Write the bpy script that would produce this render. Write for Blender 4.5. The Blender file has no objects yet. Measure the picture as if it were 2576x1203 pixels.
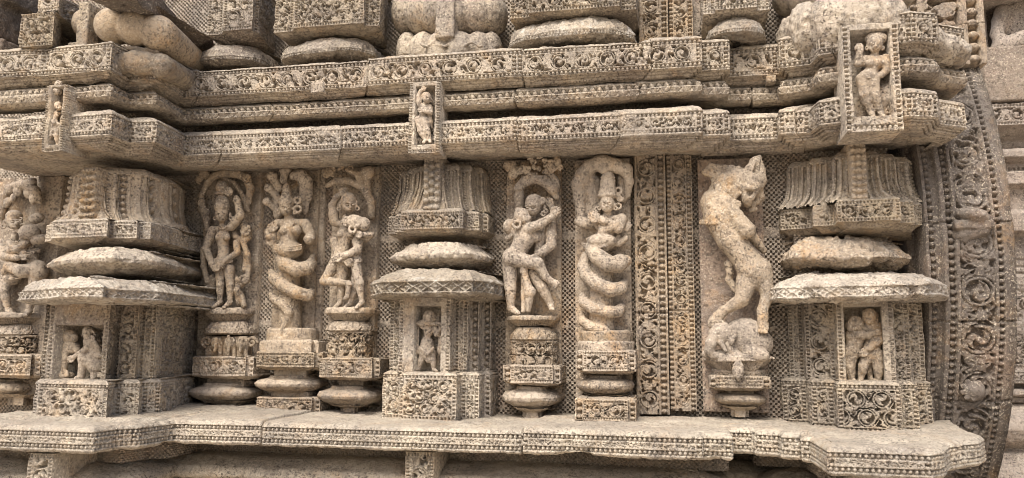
import bpy, math, random
import numpy as np

# ------------------------------------------------------------------ scene, camera, light
S = bpy.context.scene
COL = S.collection
D0, EYE = 3.0, 1.5                 # metres from the pierced wall to the camera, eye height
FOC, YAW, PIT, ROL = 2020.0, math.radians(11.59), math.radians(7.394), math.radians(0.3665)
_fw = np.array([-math.sin(YAW)*math.cos(PIT), math.cos(YAW)*math.cos(PIT), math.sin(PIT)])
_r0 = np.array([math.cos(YAW), math.sin(YAW), 0.0]); _u0 = np.cross(_r0, _fw)
_r = math.cos(ROL)*_r0 + math.sin(ROL)*_u0; _u = -math.sin(ROL)*_r0 + math.cos(ROL)*_u0
CAM = np.array([0.0, -D0, EYE])

def P(x, y, d):
    """point of the plane d metres in front of the pierced wall measured in the photograph"""
    v = _fw*FOC + _r*(x-1288.0) + _u*(601.5-y)
    return CAM + v*((D0-d)/v[1])
def PX(x, y, d): return float(P(x, y, d)[0])
def PZ(x, y, d): return float(P(x, y, d)[2])

cam = bpy.data.cameras.new('camera'); co = bpy.data.objects.new('camera', cam); COL.objects.link(co)
cam.sensor_width = 36.0; cam.lens = FOC/2576.0*36.0; cam.clip_end = 500; cam.clip_start = 0.05
from mathutils import Matrix
M = Matrix(((_r[0], _u[0], -_fw[0], CAM[0]), (_r[1], _u[1], -_fw[1], CAM[1]), (_r[2], _u[2], -_fw[2], CAM[2]), (0, 0, 0, 1)))
co.matrix_world = M
S.camera = co

SUN_EL, SUN_AZ = math.radians(53), math.radians(-13)     # azimuth: from the front, towards the left
W = bpy.data.worlds.new('World'); S.world = W; W.use_nodes = True
nt = W.node_tree; bg = nt.nodes['Background']; sky = nt.nodes.new('ShaderNodeTexSky')
sky.sky_type = 'NISHITA'; sky.sun_disc = False; sky.sun_elevation = SUN_EL
sky.sun_rotation = math.pi + SUN_AZ*-1
sky.air_density = 1.0; sky.dust_density = 6.0; sky.ozone_density = 0.4
nt.links.new(sky.outputs[0], bg.inputs[0]); bg.inputs[1].default_value = 0.125
sl = bpy.data.lights.new('sun', 'SUN'); so = bpy.data.objects.new('sun', sl); COL.objects.link(so)
sl.energy = 2.0; sl.angle = math.radians(34); sl.color = (1.0, 0.965, 0.90)
sdir = np.array([math.sin(SUN_AZ)*math.cos(SUN_EL), -math.cos(SUN_AZ)*math.cos(SUN_EL), math.sin(SUN_EL)])
from mathutils import Vector
so.rotation_euler = Vector(sdir).to_track_quat('Z', 'Y').to_euler()
so.location = (sdir*8).tolist()
S.view_settings.view_transform = 'Standard'; S.view_settings.look = 'None'
S.view_settings.exposure = 0.85; S.view_settings.gamma = 1.0
S.cycles.filter_width = 0.9

# ------------------------------------------------------------------ noise
def _hash(ix, iy, iz, seed):
    h = (ix.astype(np.uint32)*np.uint32(374761393) ^ iy.astype(np.uint32)*np.uint32(668265263)
         ^ iz.astype(np.uint32)*np.uint32(2147483647) ^ np.uint32((seed*974711+12345) & 0xffffffff))
    h = (h ^ (h >> np.uint32(13)))*np.uint32(1274126177)
    h = (h ^ (h >> np.uint32(16)))*np.uint32(2246822519)
    return ((h ^ (h >> np.uint32(15))) & np.uint32(0xffff)).astype(np.float32)/65535.0
def vnoise(p, f, seed=0):
    q = np.asarray(p, dtype=np.float64)*f + 1000.0
    i = np.floor(q).astype(np.int64); t = (q-i).astype(np.float32); t = t*t*(3-2*t)
    x, y, z = i[..., 0], i[..., 1], i[..., 2]; a, b, c = t[..., 0], t[..., 1], t[..., 2]
    def L(dx, dy, dz): return _hash(x+dx, y+dy, z+dz, seed)
    n00 = L(0,0,0)*(1-a)+L(1,0,0)*a; n10 = L(0,1,0)*(1-a)+L(1,1,0)*a
    n01 = L(0,0,1)*(1-a)+L(1,0,1)*a; n11 = L(0,1,1)*(1-a)+L(1,1,1)*a
    return (n00*(1-b)+n10*b)*(1-c) + (n01*(1-b)+n11*b)*c      # 0..1
def fnoise(p, f, seed=0, octs=3):
    s = 0; a = 1.0; n = 0
    for k in range(octs): s = s + a*(vnoise(p, f*2**k, seed+k*17)-.5); n += a; a *= .55
    return s/n*2                                              # about -1..1
def vn2(u, v, f, seed=0):
    u, v = np.broadcast_arrays(u, v)
    return vnoise(np.stack([u, v, np.zeros_like(u)+.37*seed], -1), f, seed)
def hsh(k, seed=0):
    k = np.asarray(k).astype(np.int64)+100000
    return _hash(k, k*0+seed, k*0+7, seed)
def sstep(a, b, x):
    t = np.clip((x-a)/(b-a), 0, 1); return t*t*(3-2*t)

# ------------------------------------------------------------------ materials
def stone(name, base, alt, dark=.5, orange=.3, white=.1, dust=.5, scale=1.0, pink=.2, seed=0, bump=.005):
    m = bpy.data.materials.new(name); m.use_nodes = True
    n = m.node_tree.nodes; l = m.node_tree.links; b = n['Principled BSDF']
    b.inputs['Roughness'].default_value = .93
    b.inputs['Specular IOR Level'].default_value = .15
    tc = n.new('ShaderNodeNewGeometry')
    mp = n.new('ShaderNodeMapping'); mp.inputs['Location'].default_value = (seed*3.1, seed*1.7, seed*2.3)
    l.new(tc.outputs['Position'], mp.inputs['Vector'])
    def noise(sc, det=4, rough=.6, dist=0.0):
        t = n.new('ShaderNodeTexNoise'); t.inputs['Scale'].default_value = sc*scale
        t.inputs['Detail'].default_value = det; t.inputs['Roughness'].default_value = rough
        t.inputs['Distortion'].default_value = dist
        l.new(mp.outputs[0], t.inputs['Vector']); return t.outputs['Fac']
    def ramp(x, a, bb, hi=1.0):
        r = n.new('ShaderNodeMapRange'); r.inputs['From Min'].default_value = a; r.inputs['From Max'].default_value = bb
        r.inputs['To Max'].default_value = hi; l.new(x, r.inputs['Value']); return r.outputs[0]
    def ramp2(x, lo, hi):
        r = n.new('ShaderNodeMapRange'); r.inputs['To Min'].default_value = lo; r.inputs['To Max'].default_value = hi
        l.new(x, r.inputs['Value']); return r.outputs[0]
    def mix(fac, c1, c2, mode='MIX'):
        x = n.new('ShaderNodeMix'); x.data_type = 'RGBA'; x.blend_type = mode
        if isinstance(fac, float): x.inputs[0].default_value = fac
        else: l.new(fac, x.inputs[0])
        for c, k in ((c1, 6), (c2, 7)):
            if isinstance(c, tuple): x.inputs[k].default_value = (*c, 1)
            else: l.new(c, x.inputs[k])
        return x.outputs[2]
    def mul(a, bb):
        x = n.new('ShaderNodeMath'); x.operation = 'MULTIPLY'
        l.new(a, x.inputs[0])
        if isinstance(bb, float): x.inputs[1].default_value = bb
        else: l.new(bb, x.inputs[1])
        return x.outputs[0]
    c = mix(ramp(noise(5, 6, .7), .40, .60), base, alt)
    oi = n.new('ShaderNodeObjectInfo'); hs = n.new('ShaderNodeHueSaturation')
    l.new(ramp2(oi.outputs['Random'], .74, 1.16), hs.inputs['Value']); l.new(ramp2(oi.outputs['Random'], 1.15, .85), hs.inputs['Saturation'])
    l.new(c, hs.inputs['Color']); c = hs.outputs['Color']
    c = mix(ramp(noise(3.3, 4, .6, .4), .54, .74, pink), c, (.40, .27, .20))             # pinkish beds
    c = mix(mul(ramp(noise(7, 6, .72, .6), .52, .68), orange), c, (.50, .29, .11))       # iron stains
    c = mix(mul(ramp(noise(2.6, 7, .75), .48, .60), dark), c, (.17, .15, .135))          # grey-brown crust
    st = n.new('ShaderNodeMapping'); st.inputs['Scale'].default_value = (1, 1, .13); l.new(mp.outputs[0], st.inputs['Vector'])
    t = n.new('ShaderNodeTexNoise'); t.inputs['Scale'].default_value = 17; t.inputs['Detail'].default_value = 6; t.inputs['Roughness'].default_value = .7
    l.new(st.outputs[0], t.inputs['Vector'])
    c = mix(mul(ramp(t.outputs['Fac'], .54, .70), dark), c, (.11, .10, .092))             # water streaks
    msk = ramp(noise(4.3, 3, .6), .30, .60)
    c = mix(mul(ramp(noise(45, 5, .78), .52, .60), .9*dark+.12), c, (.085, .072, .064))   # dark lichen spots
    c = mix(mul(mul(ramp(noise(115, 3, .7), .54, .60), msk), .85), c, (.065, .052, .045))  # dark grains
    c = mix(mul(mul(ramp(noise(130, 4, .7), .54, .64), ramp(noise(5.1, 3, .6), .35, .6)), .6), c, (.68, .60, .48))  # light grains
    c = mix(mul(ramp(noise(11, 6, .75, .5), .56, .68), white), c, (.62, .60, .55))       # pale lichen
    sx = n.new('ShaderNodeSeparateXYZ'); l.new(tc.outputs['Normal'], sx.inputs[0])
    c = mix(mul(mul(ramp(sx.outputs['Z'], .45, .95), ramp(noise(9, 5, .7), .35, .6)), dust), c, (.34, .30, .245))   # settled dust
    l.new(c, b.inputs['Base Color'])
    ad = n.new('ShaderNodeMath'); ad.operation = 'ADD'
    l.new(noise(230, 3, .7), ad.inputs[0]); l.new(mul(noise(60, 4, .7), 1.6), ad.inputs[1])
    bp = n.new('ShaderNodeBump'); bp.inputs['Strength'].default_value = .7; bp.inputs['Distance'].default_value = bump
    l.new(ad.outputs[0], bp.inputs['Height']); l.new(bp.outputs[0], b.inputs['Normal'])
    return m
TAN, GREY = (.455, .39, .30), (.29, .25, .205)
MAT = {
 'tan':   stone('weathered_tan_stone', TAN, GREY, .5, .3, .12, .5, seed=1),
 'fig':   stone('statue_stone', (.45, .37, .28), (.32, .265, .205), .5, .42, .05, .35, seed=2, bump=.0035),
 'wall':  stone('pierced_wall_stone', (.37, .31, .24), (.28, .235, .185), .45, .25, .05, .3, pink=.5, seed=3),
 'ledge': stone('ledge_stone', (.44, .385, .30), (.32, .28, .225), .45, .25, .2, .5, seed=4),
 'white': stone('lichen_pale_stone', (.45, .40, .33), (.32, .28, .225), .5, .25, .65, .5, seed=5),
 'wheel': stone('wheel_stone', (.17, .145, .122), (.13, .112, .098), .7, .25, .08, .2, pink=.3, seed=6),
 'far':   stone('far_wall_stone', (.37, .315, .265), (.29, .245, .21), .4, .12, .2, .3, pink=.4, seed=7),
 'ochre': stone('ochre_stone', (.43, .34, .24), (.34, .275, .2), .35, .6, .25, .4, seed=8),
 'red':   stone('reddish_slab_stone', (.36, .275, .21), (.27, .21, .165), .5, .35, .15, .3, pink=.6, seed=9),
}

# ------------------------------------------------------------------ objects
def tag(o, label=None, cat=None, group=None, kind=None):
    if label: o['label'] = label
    if cat: o['category'] = cat
    if group: o['group'] = group
    if kind: o['kind'] = kind
    return o
def thing(name, label, cat, loc, group=None):
    o = bpy.data.objects.new(name, None); COL.objects.link(o); o.location = [float(c) for c in loc]
    o.empty_display_size = .1
    return tag(o, label, cat, group)
def mesh(name, geo, mat, parent=None, loc=None):
    """geo: list of (verts, quads); links ONE mesh object"""
    if isinstance(geo, tuple): geo = [geo]
    vs = []; fs = []; n = 0
    for v, f in geo:
        v = np.asarray(v, np.float32).reshape(-1, 3); f = np.asarray(f, np.int64).reshape(-1, 4)
        vs.append(v); fs.append(f+n); n += len(v)
    v = np.concatenate(vs); f = np.concatenate(fs)
    base = np.array(parent.location if parent else (loc if loc is not None else (0, 0, 0)), np.float32)
    if parent and parent.parent: base = np.array(parent.parent.location, np.float32)
    v = v-base
    me = bpy.data.meshes.new(name)
    me.vertices.add(len(v)); me.vertices.foreach_set('co', v.ravel())
    me.loops.add(f.size); me.loops.foreach_set('vertex_index', f.ravel().astype(np.int32))
    me.polygons.add(len(f)); me.polygons.foreach_set('loop_start', np.arange(0, f.size, 4, dtype=np.int32))
    me.polygons.foreach_set('loop_total', np.full(len(f), 4, np.int32))
    me.update(calc_edges=True); me.validate()
    me.materials.append(MAT[mat] if isinstance(mat, str) else mat)
    o = bpy.data.objects.new(name, me); COL.objects.link(o)
    if parent:
        o.parent = parent
        if parent.parent: pass
    elif loc is not None: o.location = [float(c) for c in loc]
    return o
def gridfaces(a, b, flip=False):
    i = np.arange(a-1)[:, None]*b + np.arange(b-1)[None, :]
    f = np.stack([i, i+1, i+b+1, i+b], -1).reshape(-1, 4)
    return f[:, ::-1] if flip else f

# ------------------------------------------------------------------ carving patterns: displacement (metres, <= 0) over a face
def beads(a, c, L, w, k=1.0, pr=1.22):
    """row of beads along a (0..L) in a channel of width w, c across 0..w"""
    n = np.maximum(1, np.round(L/(w*pr))); pt = L/n
    x = (np.mod(a, pt)/pt-.5)*pt/(w*.5); y = (c/w-.5)*2
    r2 = x*x*1.15+y*y*.8
    return -w*1.0*k*(1-np.clip(1.15-r2, 0, 1)**.5)
def scroll(a, c, L, w, seed=0, k=1.0):
    """running vine scroll along a, c across 0..w: volutes with leafy fillers between them"""
    n = np.maximum(1, np.round(L/(w*1.55))); p = L/n
    ki = np.floor(a/p); x = (a/p-ki-.5)*2*(p/w); y = (c/w-.5)*2
    sg = np.where(np.mod(ki, 2) < 1, 1.0, -1.0)
    h1, h2, h3 = hsh(ki, seed), hsh(ki, seed+5), hsh(ki, seed+9)
    y = y*sg
    r = np.hypot(x, y); th = np.arctan2(y, x)
    ring = np.clip(1-np.abs(r-.86)/.17, 0, 1)*np.where((th > .3) & (th < 1.1) & (h3 > .4), .3, 1)
    spin = np.where(h1 > .5, 1.0, -1.0)
    arm = np.cos(np.floor(1+h2*1.5)*th + spin*r*(5.0+2*h3) + h1*9)
    inner = np.where(r < .72, np.clip(.45+arm*.8, 0, 1)*sstep(.74, .60, r), 0)
    core = np.clip(1-r/.26, 0, 1)**.5
    xe = np.abs(x)-p/w                                   # distance to the cell edge (<=0)
    stem = np.clip(1-np.abs(y-.9*np.sin(np.clip(xe*2.2, -2, 2))*np.sign(x))/.2, 0, 1)*(r > .8)
    leaf = np.where(r > 1.0, sstep(.36, .60, vn2(a/w, c/w, 3.6, seed+3)), 0)
    curl = np.where(r > 1.0, np.clip(1-np.abs(np.hypot(xe, y-.45)-.26)/.12, 0, 1), 0)
    det = vn2(a/w, c/w, 7.0, seed+11)
    h = np.maximum.reduce([ring, inner*(.72+.35*det), core*.95, stem*.8, leaf*.85, curl])
    tang = .8*sstep(.44, .60, vn2(a/w, c/w, 5.2, seed+21))
    h = np.maximum(sstep(.14, .60, h), tang)
    return -w*.46*k*(1-h)
def framed(a, c, L, H, b=.010, seed=0, k=1.0, fill='scroll', sides=True):
    """panel with a bead border, a fillet and a carved field; a along 0..L, c along 0..H"""
    a, c, L, H = np.broadcast_arrays(a, c, L, H)
    du = np.minimum(a, L-a); dv = np.minimum(c, H-c)
    out = np.zeros(a.shape)
    e = b*.35
    rowm = (dv > e) & (dv < e+b)
    out = np.where(rowm, beads(a, np.where(c < H/2, c-e, H-c-e), L, b, k), out)
    ins = np.zeros(a.shape)
    if sides:
        colm = (du > e) & (du < e+b) & (dv > e+b)
        out = np.where(colm, beads(c, np.where(a < L/2, a-e, L-a-e), H, b, k), out)
        ins = ins+e+b*1.45
    iv = e+b*1.45
    inner = (du > ins) & (dv > iv)
    li = np.maximum(L-2*ins, 1e-4); hi = np.maximum(H-2*iv, 1e-4)
    if fill == 'scroll':
        def rows(q, r, l, h):
            n = np.maximum(1, np.round(h/.047)); w = h/n; j = np.floor(np.clip(r/w, 0, n-1e-3))
            return scroll(q+j*w*.8, r-j*w, l, w, seed, k)
        hor = rows(a-ins, c-iv, li, hi); ver = rows(c-iv, a-ins, hi, li)
        out = np.where(inner, np.where(li >= hi, hor, ver), out)
    elif fill == 'figures':
        x = (a-ins)/hi; n1 = vn2(a/hi, c/hi, 5.0, seed); n2 = vn2(a/hi, c/hi, 10.0, seed+2)
        hh = sstep(.4, .6, n1*.6+n2*.4+.12*np.cos(x*9))
        out = np.where(inner, -hi*.16*k*(1-hh), out)
    slim = L < .036
    out = np.where(slim, np.where((a > .2*L) & (a < .8*L), beads(c, a-.2*L, H, np.maximum(.6*L, .004)), 0), out)
    out = np.where((du < .0015) | (dv < .0015), out-.001, out)
    return out
def S_framed(b=.010, k=1.0, fill='scroll', sides=True, seed=0):
    return lambda U, C, L, H, sid: framed(U, C, L, H, b, seed+3, k, fill, sides)
def S_beads(k=1.0, e=.15):
    return lambda U, C, L, H, sid: np.where((C > e*H) & (C < (1-e)*H), beads(U, C-e*H, L, H*(1-2*e), k), 0)
def S_petal(pt=.03, k=1.0):
    def f(U, C, L, H, sid):
        n = np.maximum(1, np.round(L/pt)); q = L/n
        x = np.abs(np.mod(U, q)/q-.5)*2; y = C/H
        edge = 1-np.abs(x-np.sqrt(np.clip(1-y*y, 0, 1)))/.22
        return -.004*k*np.clip(edge, 0, 1) - .002*k*np.clip(1-np.abs(x-.5*np.sqrt(np.clip(1-y*y, 0, 1)))/.15, 0, 1)
    return f
def S_fillets(n=3, k=.008):
    return lambda U, C, L, H, sid: -k*(np.mod(C/H*n, 1) > .6)*1.0 + 0*U
def S_ribs(pt=.045, k=1.0, seed=0):
    """upright bands: plain, bead and chain strips"""
    def f(U, C, L, H, sid):
        n = np.maximum(1, np.round(L/pt)); q = L/n
        ki = np.floor(U/q); x = U-ki*q; e = q*.22
        d = np.zeros(np.broadcast(U, C).shape)
        d = np.where(x < e, beads(C+0*U, x, H, e, .9), d)
        xx = (x-e)/(q-e)
        d = np.where(x >= e, -.015*k*np.abs(xx-.5)**2*4 - .007*k*(np.abs(np.abs(xx-.5)-.25) < .08), d)
        return d
    return f
def S_flutes(pt=.014, k=.004):
    def f(U, C, L, H, sid):
        n = np.maximum(1, np.round(L/pt)); q = L/n
        return -k*np.abs(np.cos(np.pi*U/q+C/H*1.2))**3 + 0*C
    return f
def S_diamond(k=1.0, seed=0):
    def f(U, C, L, H, sid):
        n = np.maximum(1, np.round(L/(H*1.3))); q = L/n
        x = np.abs(np.mod(U, q)/q-.5)*2; y = np.abs(C/H-.5)*2
        r = np.abs(x+y-.9)
        h = np.maximum(np.clip(1-r/.28, 0, 1), np.clip(1-(x+y)/.35, 0, 1))
        h = np.where((C < .1*H) | (C > .9*H), 1, h)
        return -H*.28*k*(1-h)*vn2(U, C, 16, seed)**.3
    return f

# ------------------------------------------------------------------ swept mouldings
def sweep(path, prof, step=.0024, seed=0, rough=.0022, wear=.5, dback=-.03, chip=0.0, wave=0.0, backz=None, joints=None):
    """path: [(X, d), ...] left to right; prof: [(out, z, style), ...]; out 'B' = back at the wall"""
    pts = np.array(path, float); seg = pts[1:]-pts[:-1]; Ls = np.hypot(seg[:, 0], seg[:, 1]); Ls = np.maximum(Ls, 1e-5)
    t = seg/Ls[:, None]; nrm = np.stack([-t[:, 1], t[:, 0]], 1)
    mit = np.zeros_like(pts); mit[0] = nrm[0]; mit[-1] = nrm[-1]
    for i in range(1, len(pts)-1):
        den = max(1+float(nrm[i-1] @ nrm[i]), .35); mit[i] = (nrm[i-1]+nrm[i])/den
    B = []; Mi = []; U = []; LL = []; SI = []
    for i in range(len(Ls)):
        n = max(1, int(math.ceil(Ls[i]/step))); fr = np.arange(n+(1 if i == len(Ls)-1 else 0))/n
        for arr, q0, q1 in ((B, pts[i], pts[i+1]), (Mi, mit[i], mit[i+1])):
            arr.append(q0[None]*(1-fr[:, None])+q1[None]*fr[:, None])
        U.append(fr*Ls[i]); LL.append(np.full(len(fr), Ls[i])); SI.append(np.full(len(fr), i))
    B = np.concatenate(B); Mi = np.concatenate(Mi); U = np.concatenate(U)[:, None]; LL = np.concatenate(LL)[:, None]; SI = np.concatenate(SI)[:, None]
    ns = len(B); cols = []; disp = []
    def pos(o, z):
        if o == 'B':
            zz = np.full(ns, z) if backz is None else z+backz(B[:, 0])
            return np.stack([np.clip(np.maximum.accumulate(B[:, 0]), B[0, 0], max(B[-1, 0], B[0, 0])), np.minimum(dback, B[:, 1]), zz], 1)
        q = B+Mi*o
        return np.stack([q[:, 0], q[:, 1], np.full(ns, z)], 1)
    for j in range(len(prof)-1):
        a, b = prof[j], prof[j+1]; st = a[2] if len(a) > 2 else None
        pa, pb = pos(a[0], a[1]), pos(b[0], b[1])
        H = float(np.median(np.linalg.norm(pb-pa, axis=1)))
        if 'B' in (a[0], b[0]): n = max(2, min(int(H/.012), 60))
        else: n = max(1, int(math.ceil(H/(step if st else step*1.8))))
        fr = np.arange(n+(1 if j == len(prof)-2 else 0))/n
        cols.append(pa[:, None]*(1-fr[None, :, None])+pb[:, None]*fr[None, :, None])
        if st: dd = st(U, fr[None, :]*H, LL, H, SI)
        else: dd = np.zeros((ns, len(fr)))
        disp.append(np.broadcast_to(dd, (ns, len(fr))))
    G = np.concatenate(cols, 1); Dp = np.concatenate(disp, 1)
    du = np.gradient(G, axis=0); dv = np.gradient(G, axis=1)
    N = np.cross(du, dv); N /= np.maximum(np.linalg.norm(N, axis=2, keepdims=True), 1e-9)
    w = .15+.85*sstep(-.72, -.25, fnoise(G, 7.0, seed+31, 2)+.5-wear) if wear > 0 else 1.0
    dsp = Dp*w + rough*fnoise(G, 60, seed, 3)*1.3 + rough*1.6*fnoise(G, 14, seed+5, 2)
    if chip > 0: dsp = dsp - chip*sstep(.15, .75, fnoise(G, 9, seed+77, 4))
    sh = None
    if joints is not None:
        jx = np.sort(np.array(joints)); bi = np.searchsorted(jx, B[:, 0]); rj = np.random.RandomState(seed+1)
        near = np.min(np.abs(B[:, 0][:, None]-jx[None, :]), 1)
        dsp = dsp + (rj.uniform(-.004, .004, len(jx)+1)[bi]-.009*(near < .0026))[:, None]
        sh = rj.uniform(-.0035, .0035, len(jx)+1)[bi]
    G = G+N*dsp[..., None]
    if sh is not None: G[..., 2] += sh[:, None]
    if wave: G[..., 2] += wave*fnoise(G*np.array([1, 1, .2]), 3.5, seed+3, 2)
    V = np.stack([G[..., 0], -G[..., 1], G[..., 2]], -1).reshape(-1, 3)
    return V, gridfaces(ns, G.shape[1])
def pxpath(y, pts):
    """[(px, d) ...] at photograph height y; px None repeats the previous X"""
    out = []
    for q in pts:
        x, d = q[0], q[1]
        out.append((out[-1][0] if x is None else PX(x, y, q[2] if len(q) > 2 else d), d))
    return out
def steps(y, faces, dl=-.02, dr=-.02):
    """stepped plan from faces (px left, px right, d); the edge between two faces belongs to the nearer one"""
    b = [PX(faces[0][0], y, faces[0][2])]
    for f, g in zip(faces[:-1], faces[1:]):
        b.append(PX(f[1], y, f[2]) if f[2] >= g[2] else PX(g[0], y, g[2]))
    b.append(PX(faces[-1][1], y, faces[-1][2]))
    out = [(b[0], dl)]
    for f, l, r in zip(faces, b[:-1], b[1:]): out += [(l, f[2]), (r, f[2])]
    return out+[(b[-1], dr)]
def prof(x, d, rows):
    """profile rows (out, photograph height, style) at the column x; out 'B' takes the height of its neighbour"""
    z = []
    for k, q in enumerate(rows):
        o = 0.0 if q[0] == 'B' else q[0]
        z.append(None if q[1] is None else PZ(x, q[1], d+o))
    for k in range(len(rows)):
        if z[k] is None: z[k] = z[k+1]+.002 if k == 0 else z[k-1]-.002
    return [(q[0], z[k]) + tuple(q[2:3]) for k, q in enumerate(rows)]
def relief(x0, x1, z0, z1, d0, d1, fn=None, step=.0024, seed=0, rough=.002, chip=0.0, wear=.4):
    """upright slab from the wall (d0) to its face (d1); fn(a, c, L, H) carves the face"""
    L, H = x1-x0, z1-z0
    nx, nz = max(3, int(L/step)), max(3, int(H/step))
    X = np.linspace(x0, x1, nx+1); Z = np.linspace(z0, z1, nz+1)
    GX, GZ = np.meshgrid(X, Z, indexing='ij')
    dd = np.full(GX.shape, d1); p = np.stack([GX, dd, GZ], -1)
    dp = fn(GX-x0, GZ-z0, L, H) if fn else np.zeros(GX.shape)
    w = .55+.45*sstep(-.7, -.1, fnoise(p, 7, seed+31, 2)+.5-wear)
    dp = dp*w+rough*1.3*fnoise(p, 60, seed, 3)+rough*1.5*fnoise(p, 14, seed+4, 2)
    if chip: dp = dp-chip*sstep(.2, .75, fnoise(p, 9, seed+77, 4))
    dd = dd+dp
    # wrap the sides: an extra ring at d0 (with a mid ring for roughness)
    ring = lambda q: np.pad(q, 1, mode='edge')
    GX, GZ, dd = ring(GX), ring(GZ), ring(dd)
    dd[0, :] = dd[-1, :] = d0; dd[:, 0] = dd[:, -1] = d0
    V = np.stack([GX, -dd, GZ], -1).reshape(-1, 3)
    return V, gridfaces(nx+3, nz+3, True)
# ------------------------------------------------------------------ ground and pierced wall
ZL = 1.239                                                    # top of the long ledge
gx = np.linspace(-60, 60, 61); gy = np.linspace(-80, 40, 61)
GX, GY = np.meshgrid(gx, gy, indexing='ij')
gv = np.stack([GX, GY, .03*fnoise(np.stack([GX, GY, GX*0], -1), .3, 3, 2)], -1).reshape(-1, 3)
def dirt():
    m = bpy.data.materials.new('sandy_ground'); m.use_nodes = True
    n = m.node_tree.nodes; l = m.node_tree.links; b = n['Principled BSDF']; b.inputs['Roughness'].default_value = .95
    t = n.new('ShaderNodeTexNoise'); t.inputs['Scale'].default_value = 6; t.inputs['Detail'].default_value = 8
    r = n.new('ShaderNodeValToRGB'); r.color_ramp.elements[0].color = (.40, .33, .25, 1); r.color_ramp.elements[1].color = (.55, .47, .37, 1)
    l.new(t.outputs['Fac'], r.inputs[0]); l.new(r.outputs[0], b.inputs['Base Color']); return m
g = mesh('ground', (gv, gridfaces(61, 61, True)), dirt(), loc=(0, 0, 0)); tag(g, kind='structure')

def lattice(x0, x1, z0, z1, d=0.0, cell=.0090, depth=.017, plain=None, seed=1):
    """stone sheet pierced by a chequer of square pits"""
    nx, nz = int((x1-x0)/cell), int((z1-z0)/cell); g = .24
    fx = np.sort(np.concatenate([np.arange(nx), np.arange(nx)+g*.5, np.arange(nx)+1-g*.5]))*cell+x0
    fz = np.sort(np.concatenate([np.arange(nz), np.arange(nz)+g*.5, np.arange(nz)+1-g*.5]))*cell+z0
    X, Z = np.meshgrid(fx, fz, indexing='ij'); p = np.stack([X, X*0, Z], -1)
    I, K = np.meshgrid(np.arange(3*nx)//3, np.arange(3*nz)//3, indexing='ij')
    inn = ((np.arange(3*nx) % 3 > 0)[:, None]) & ((np.arange(3*nz) % 3 > 0)[None, :])
    pit = inn & ((I+K) % 2 == 0) & (vn2(I*1.0, K*1.0, .77, seed) > .16) & (vn2(X, Z, 4, seed) > .2)
    if plain is not None: pit &= ~plain(X, Z)
    dd = d - np.where(pit, depth*(.75+.4*vn2(I*1.0, K*1.0, .9, seed+2)), 0)
    dd = dd + .004*fnoise(p, 16, seed, 3)
    X = X + .0011*fnoise(p, 60, seed+4, 1); Z = Z + .0011*fnoise(p, 60, seed+6, 1)
    return np.stack([X, -dd, Z], -1).reshape(-1, 3), gridfaces(3*nx, 3*nz, True)

zj1, zj2, zj3 = PZ(1235, 598, 0), PZ(1430, 815, 0), PZ(700, 40, 0)
def plain(X, Z):
    j = np.abs(Z-zj1-.004*np.sin(X*9)) < .013+.012*(vn2(X, Z, 6, 4)-.4)
    j |= (np.abs(Z-zj2) < .012) & (vn2(X, Z, 3, 9) > .45)
    return j
tw = thing('temple_wall', 'long temple wall pierced all over by a fine chequer of square pits, behind the statues and pilasters', 'wall', (-1.2, 0, ZL))
mesh('pierced_face', lattice(-3.7, PX(2248, 640, 0), 1.0, 3.2, plain=plain), 'wall', tw)
bx = lambda x0, x1, z0, z1, da, db: relief(x0, x1, z0, z1, da, db, step=.08)
mesh('wall_core', bx(-3.75, PX(2248, 640, 0), 0, 3.4, -.5, -.03), 'wall', tw)

# ------------------------------------------------------------------ ledge, cornices
fr = lambda **k: S_framed(**k)
LEDGE = pxpath(1075, [(-160, .83), (60, .83), (236, .83), (296, .738), (348, .695), (440, .54), (700, .52), (1313, .52),
                      (1768, .545), (1768, .53), (1840, .53), (1844, .34, .53), (1890, .35), (1900, .38), (1958, .40), (1966, .44), (2036, .46), (2052, .55), (2078, .70),
                      (2340, .71), (2368, .66), (2385, .52), (2418, .46), (2462, .40), (2474, .30)])
LEDGE += [(LEDGE[-1][0]+.01, -.1)]
lz = lambda y: PZ(1313, y, .508)
led = thing('stone_ledge', 'long projecting stone ledge with a bead bordered scroll band, carrying all the pilasters and statues', 'ledge', (-.6, -.3, ZL))
bz = lambda X: np.interp(X, [-3, -2, -1.6, -1.2, .4, 1.2], [.02, .022, .012, .0, .0, .02])
mesh('ledge_body', sweep(LEDGE, [('B', ZL), (-.035, ZL-.001), (-.012, ZL-.004), (0, ZL-.013, fr(b=.012, seed=1)), (0, lz(1136)), (-.006, lz(1141)), (-.05, lz(1143)), ('B', lz(1140))],
     step=.0023, seed=3, rough=.0026, wear=.5, backz=bz, chip=.020, joints=[PX(x, 1100, .52) for x in (658, 1313, 2020)]), 'ledge', led)
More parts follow.
